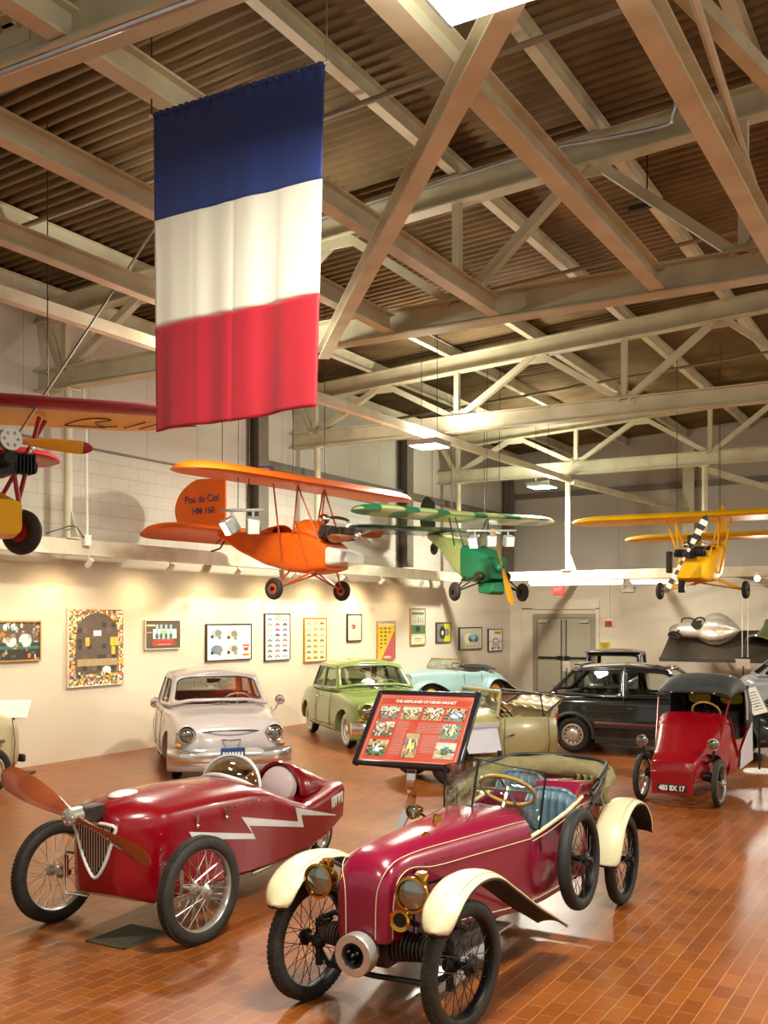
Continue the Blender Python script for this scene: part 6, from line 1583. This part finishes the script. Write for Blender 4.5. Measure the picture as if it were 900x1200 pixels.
for s in (1, -1):
    for a_, b_ in ((.46, .93), (.95, 1.45)):
        m = MB(); f = lambda x: .55-(x-.4)*.22
        m.prism([V((a_, s*f(a_), .73)), V((b_, s*f(b_), .70)), V((b_, s*(f(b_)+.2), .40)), V((a_, s*(f(a_)+.12), .40))], (0, s*.012, .008)); m.build('bonnet_side', 'lilac_white', t, bevel=.003)
    m = MB(); m.bar((.44, s*.55, .745), (1.48, s*.33, .715), .06, .05); m.build('bonnet_edge', 'lilac_white', t)
    disc_wheel(t, (1.1, s*.52, .3), .3, .055, .05, s, 'dark_metal', 'chrome'); disc_wheel(t, (-.12, s*.42, .3), .3, .055, .05, s, 'dark_metal', 'chrome')
    m = MB(); m.tube([V((.38, s*.62, .82)), V((.4, s*.625, .5)), V((.36, s*.6, .22))], .005, 5); m.tube([V((-.28, s*.625, .81)), V((-.3, s*.63, .5)), V((-.28, s*.6, .22))], .005, 5); m.build('door_seam', 'dark_trim', t)
    m = MB(); m.bar((.25, s*.635, .62), (.33, s*.635, .6), .02, .02); m.build('door_handle', 'chrome', t)
    m = MB(); m.box((.95, s*.38, .32), (.1, .06, .22)); m.box((1.2, s*.34, .3), (.1, .06, .26)); m.build('engine_bracket', 'cream_paint', t, bevel=.01)
m = MB(); m.box((1.05, 0, .34), (.6, .4, .3)); m.lathe([(.1, -.2), (.12, 0), (.1, .2)], (1.1, 0, .4), (0, 1, 0), 14); m.build('engine', 'iron', t, bevel=.03)
fr_ = [V((.45, -.5, .86)), V((.36, -.48, 1.16)), V((.36, .48, 1.16)), V((.45, .54, .84))]
m = MB(); m.tube(fr_, .022, 8); m.tube([fr_[0], V((.55, 0, .93)), fr_[3]], .014, 8); m.tube([V((.5, 0, .93)), V((.37, 0, 1.16))], .008, 6); m.build('windscreen_frame', 'beige_paint', t)
m = MB(); m.add(fr_, [(0, 1, 2, 3)]); m.build('windscreen', 'glass', t, solid=.005)
m = MB()
for s in (1, -1): m.tube([V((.36, s*.48, 1.13)), V((-.2, s*.56, 1.12)), V((-.24, s*.585, .78))], .014, 8); m.tube([V((-.24, s*.585, .84)), V((-.62, s*.5, 1.06))], .014, 8)
m.tube([V((-.2, -.56, 1.12)), V((-.2, .56, 1.12))], .014, 8); m.tube([V((-.62, -.5, 1.06)), V((-.62, .5, 1.06))], .014, 8); m.build('hood_frame', 'iron', t)
m = MB(); m.grid(lambda u, v: V((-.62+.4*v, (u-.5)*.98, 1.05-.1*sin(PI*v)-.12*v+.015*sin(u*25))), 24, 6); m.build('folded_hood', 'beige_paint', t, solid=.012)
seat(t, (-.15, 0, .42), 1.0, 'khaki_car', .5, -.25); steering(t, (.2, .26, .88), .17, (-.7, 0, .7), 'black_plastic', 'dark_metal', .25)
m = MB(); m.box((-.5, .45, .82), (.07, .1, .1)); m.build('tail_lamp', 'tail_red', t, bevel=.02)
# ================================================================ silver car at the right edge with a sign stand
O = cw(7.56, 19.9)
t = thing('parked_car', 'silver car with an amber lamp cut by the right edge behind the red microcar', 'car', (O.x, O.y, 0), yaw(.97, -.24))
car_body(t, [(-.62, .5, .35, .5, .8, .88, .9), (-.5, .68, .3, .5, .9, .98, .92), (-.2, .72, .22, .5, .94, 1.02, .95), (1.5, .74, .2, .5, .94, 1.0, .95), (2.6, .7, .22, .5, .8, .88, .9), (2.9, .55, .3, .45, .6, .7, .9)], 'silver_car_paint', 36, arches=[(0, .3, .35, .45, 1), (0, .3, .35, -1, -.45), (2.2, .3, .35, .45, 1), (2.2, .3, .35, -1, -.45)], cutters=[MB().box((.75, 0, 1.0), (1.8, 1.2, .7))])
gh(t, [(1.85, .6, .99), (.75, .66, .97), (-.35, .58, 1.0)], [(1.3, .52, 1.32), (.75, .56, 1.36), (.05, .5, 1.33)], .05, 'silver_car_paint', 'glass_smoke', rn=9)
for x in (0, 2.2):
    for s in (1, -1): disc_wheel(t, (x, s*.6, .29), .29, .06, .08, s, 'aluminium', 'chrome')
for s in (1, -1):
    m = MB(); m.box((-.58, s*.55, .58), (.12, .14, .26)); m.build('tail_lamp', 'amber_glass', t, bevel=.03)
m = MB(); m.box((-.62, 0, .45), (.12, 1.3, .16)); m.build('bumper', 'chrome', t, bevel=.04)
g = onZ(890, 904)
t = thing('sign_stand', 'white information card on a pole stand at the right edge beside the microcar', 'sign stand', (g.x, g.y, 0), TH)
m = MB(); m.lathe([(0, .03), (.2, .022), (.22, 0), (0, 0)], ax=Z, n=28); m.build('base', 'white_plastic', t)
m = MB(); m.tube([(0, 0, .02), (0, 0, .72)], .016, 8); m.build('pole', 'dark_metal', t)
m = MB(); Rc = MX.Rotation(.95, 3, 'X'); m.box((0, 0, 0), (.2, .42, .014), MX.Rotation(-.25, 3, 'Y') @ Rc); c_ = m.build('card', 'sign_white', t, (-.03, .1, .96))
m = MB()
for i in range(7): m.box((.0, -.14+.045*i, .009), (.13, .012, .002))
m.build('print_lines', 'c_grey', c_).rotation_euler = (MX.Rotation(-.25, 3, 'Y') @ Rc).to_euler()
m = MB(); m.tube([(0, 0, .72), (-.02, .05, .9)], .012, 6); m.build('arm', 'dark_metal', t)
# ================================================================ beige van at the left edge and its sign
O = V((-10.7, 8.2, 0))
t = thing('delivery_van', 'beige van corner cut by the left edge beside the picture wall', 'car', (O.x, O.y, 0), PI/2)
m = MB(); m.loft([rect(-1.9, .3, .35, .8), rect(-1.8, .5, .26, .95), rect(-.9, .55, .22, 1.0), rect(.3, .54, .22, .95), rect(.52, .5, .24, .88), rect(.6, .42, .3, .8)]); o = m.build('body', 'khaki_car', t, ang=60)
for x in (-1.5, .1):
    for s in (1, -1): disc_wheel(t, (x, s*.5, .28), .28, .06, .06, s, 'khaki_car', 'chrome')
for s in (1, -1): headlamp(t, (.6, s*.32, .62), .07, 'chrome', (1, 0, 0), .1)
m = MB(); m.bar((.1, -.56, .62), (.25, -.565, .62), .03, .04); m.build('door_handle', 'chrome', t)
m = MB(); m.tube([(.4, -.55, .3), (.42, -.555, .6), (.4, -.53, .88)], .006, 5); m.build('door_seam', 'dark_trim', t)
m = MB(); m.bar((.66, -.45, .36), (.66, .45, .36), .05, .1); m.build('bumper', 'dark_trim', t, bevel=.02)
g = onZ(16, 907)
t = thing('sign_stand', 'white information card on a dark pole in front of the beige van', 'sign stand', (g.x, g.y, 0), TH)
m = MB(); m.box((.1, 0, .012), (.3, .3, .024)); m.build('base', 'dark_metal', t, bevel=.006)
m = MB(); m.tube([(0, 0, .02), (0, 0, .78)], .018, 8); m.ell((0.03, -.02, .34), (.025, .03, .05)); m.build('pole', 'dark_metal', t)
m = MB(); m.box((-.02, 0, .88), (.46, .012, .28), MX.Rotation(-.65, 3, 'X')); m.build('card', 'sign_white', t)
# ================================================================ surroundings
w = bpy.data.worlds.new('world'); SC.world = w; w.use_nodes = True
bg = w.node_tree.nodes['Background']; bg.inputs['Color'].default_value = (1, .93, .8, 1); bg.inputs['Strength'].default_value = WORLD
SC.cycles.max_bounces = 6; SC.cycles.diffuse_bounces = 4; SC.cycles.glossy_bounces = 3; SC.cycles.transparent_max_bounces = 12; SC.cycles.transmission_bounces = 4
SC.cycles.use_denoising = True; SC.cycles.sample_clamp_indirect = 6; SC.cycles.caustics_reflective = False; SC.cycles.caustics_refractive = False
bpy.context.view_layer.update()
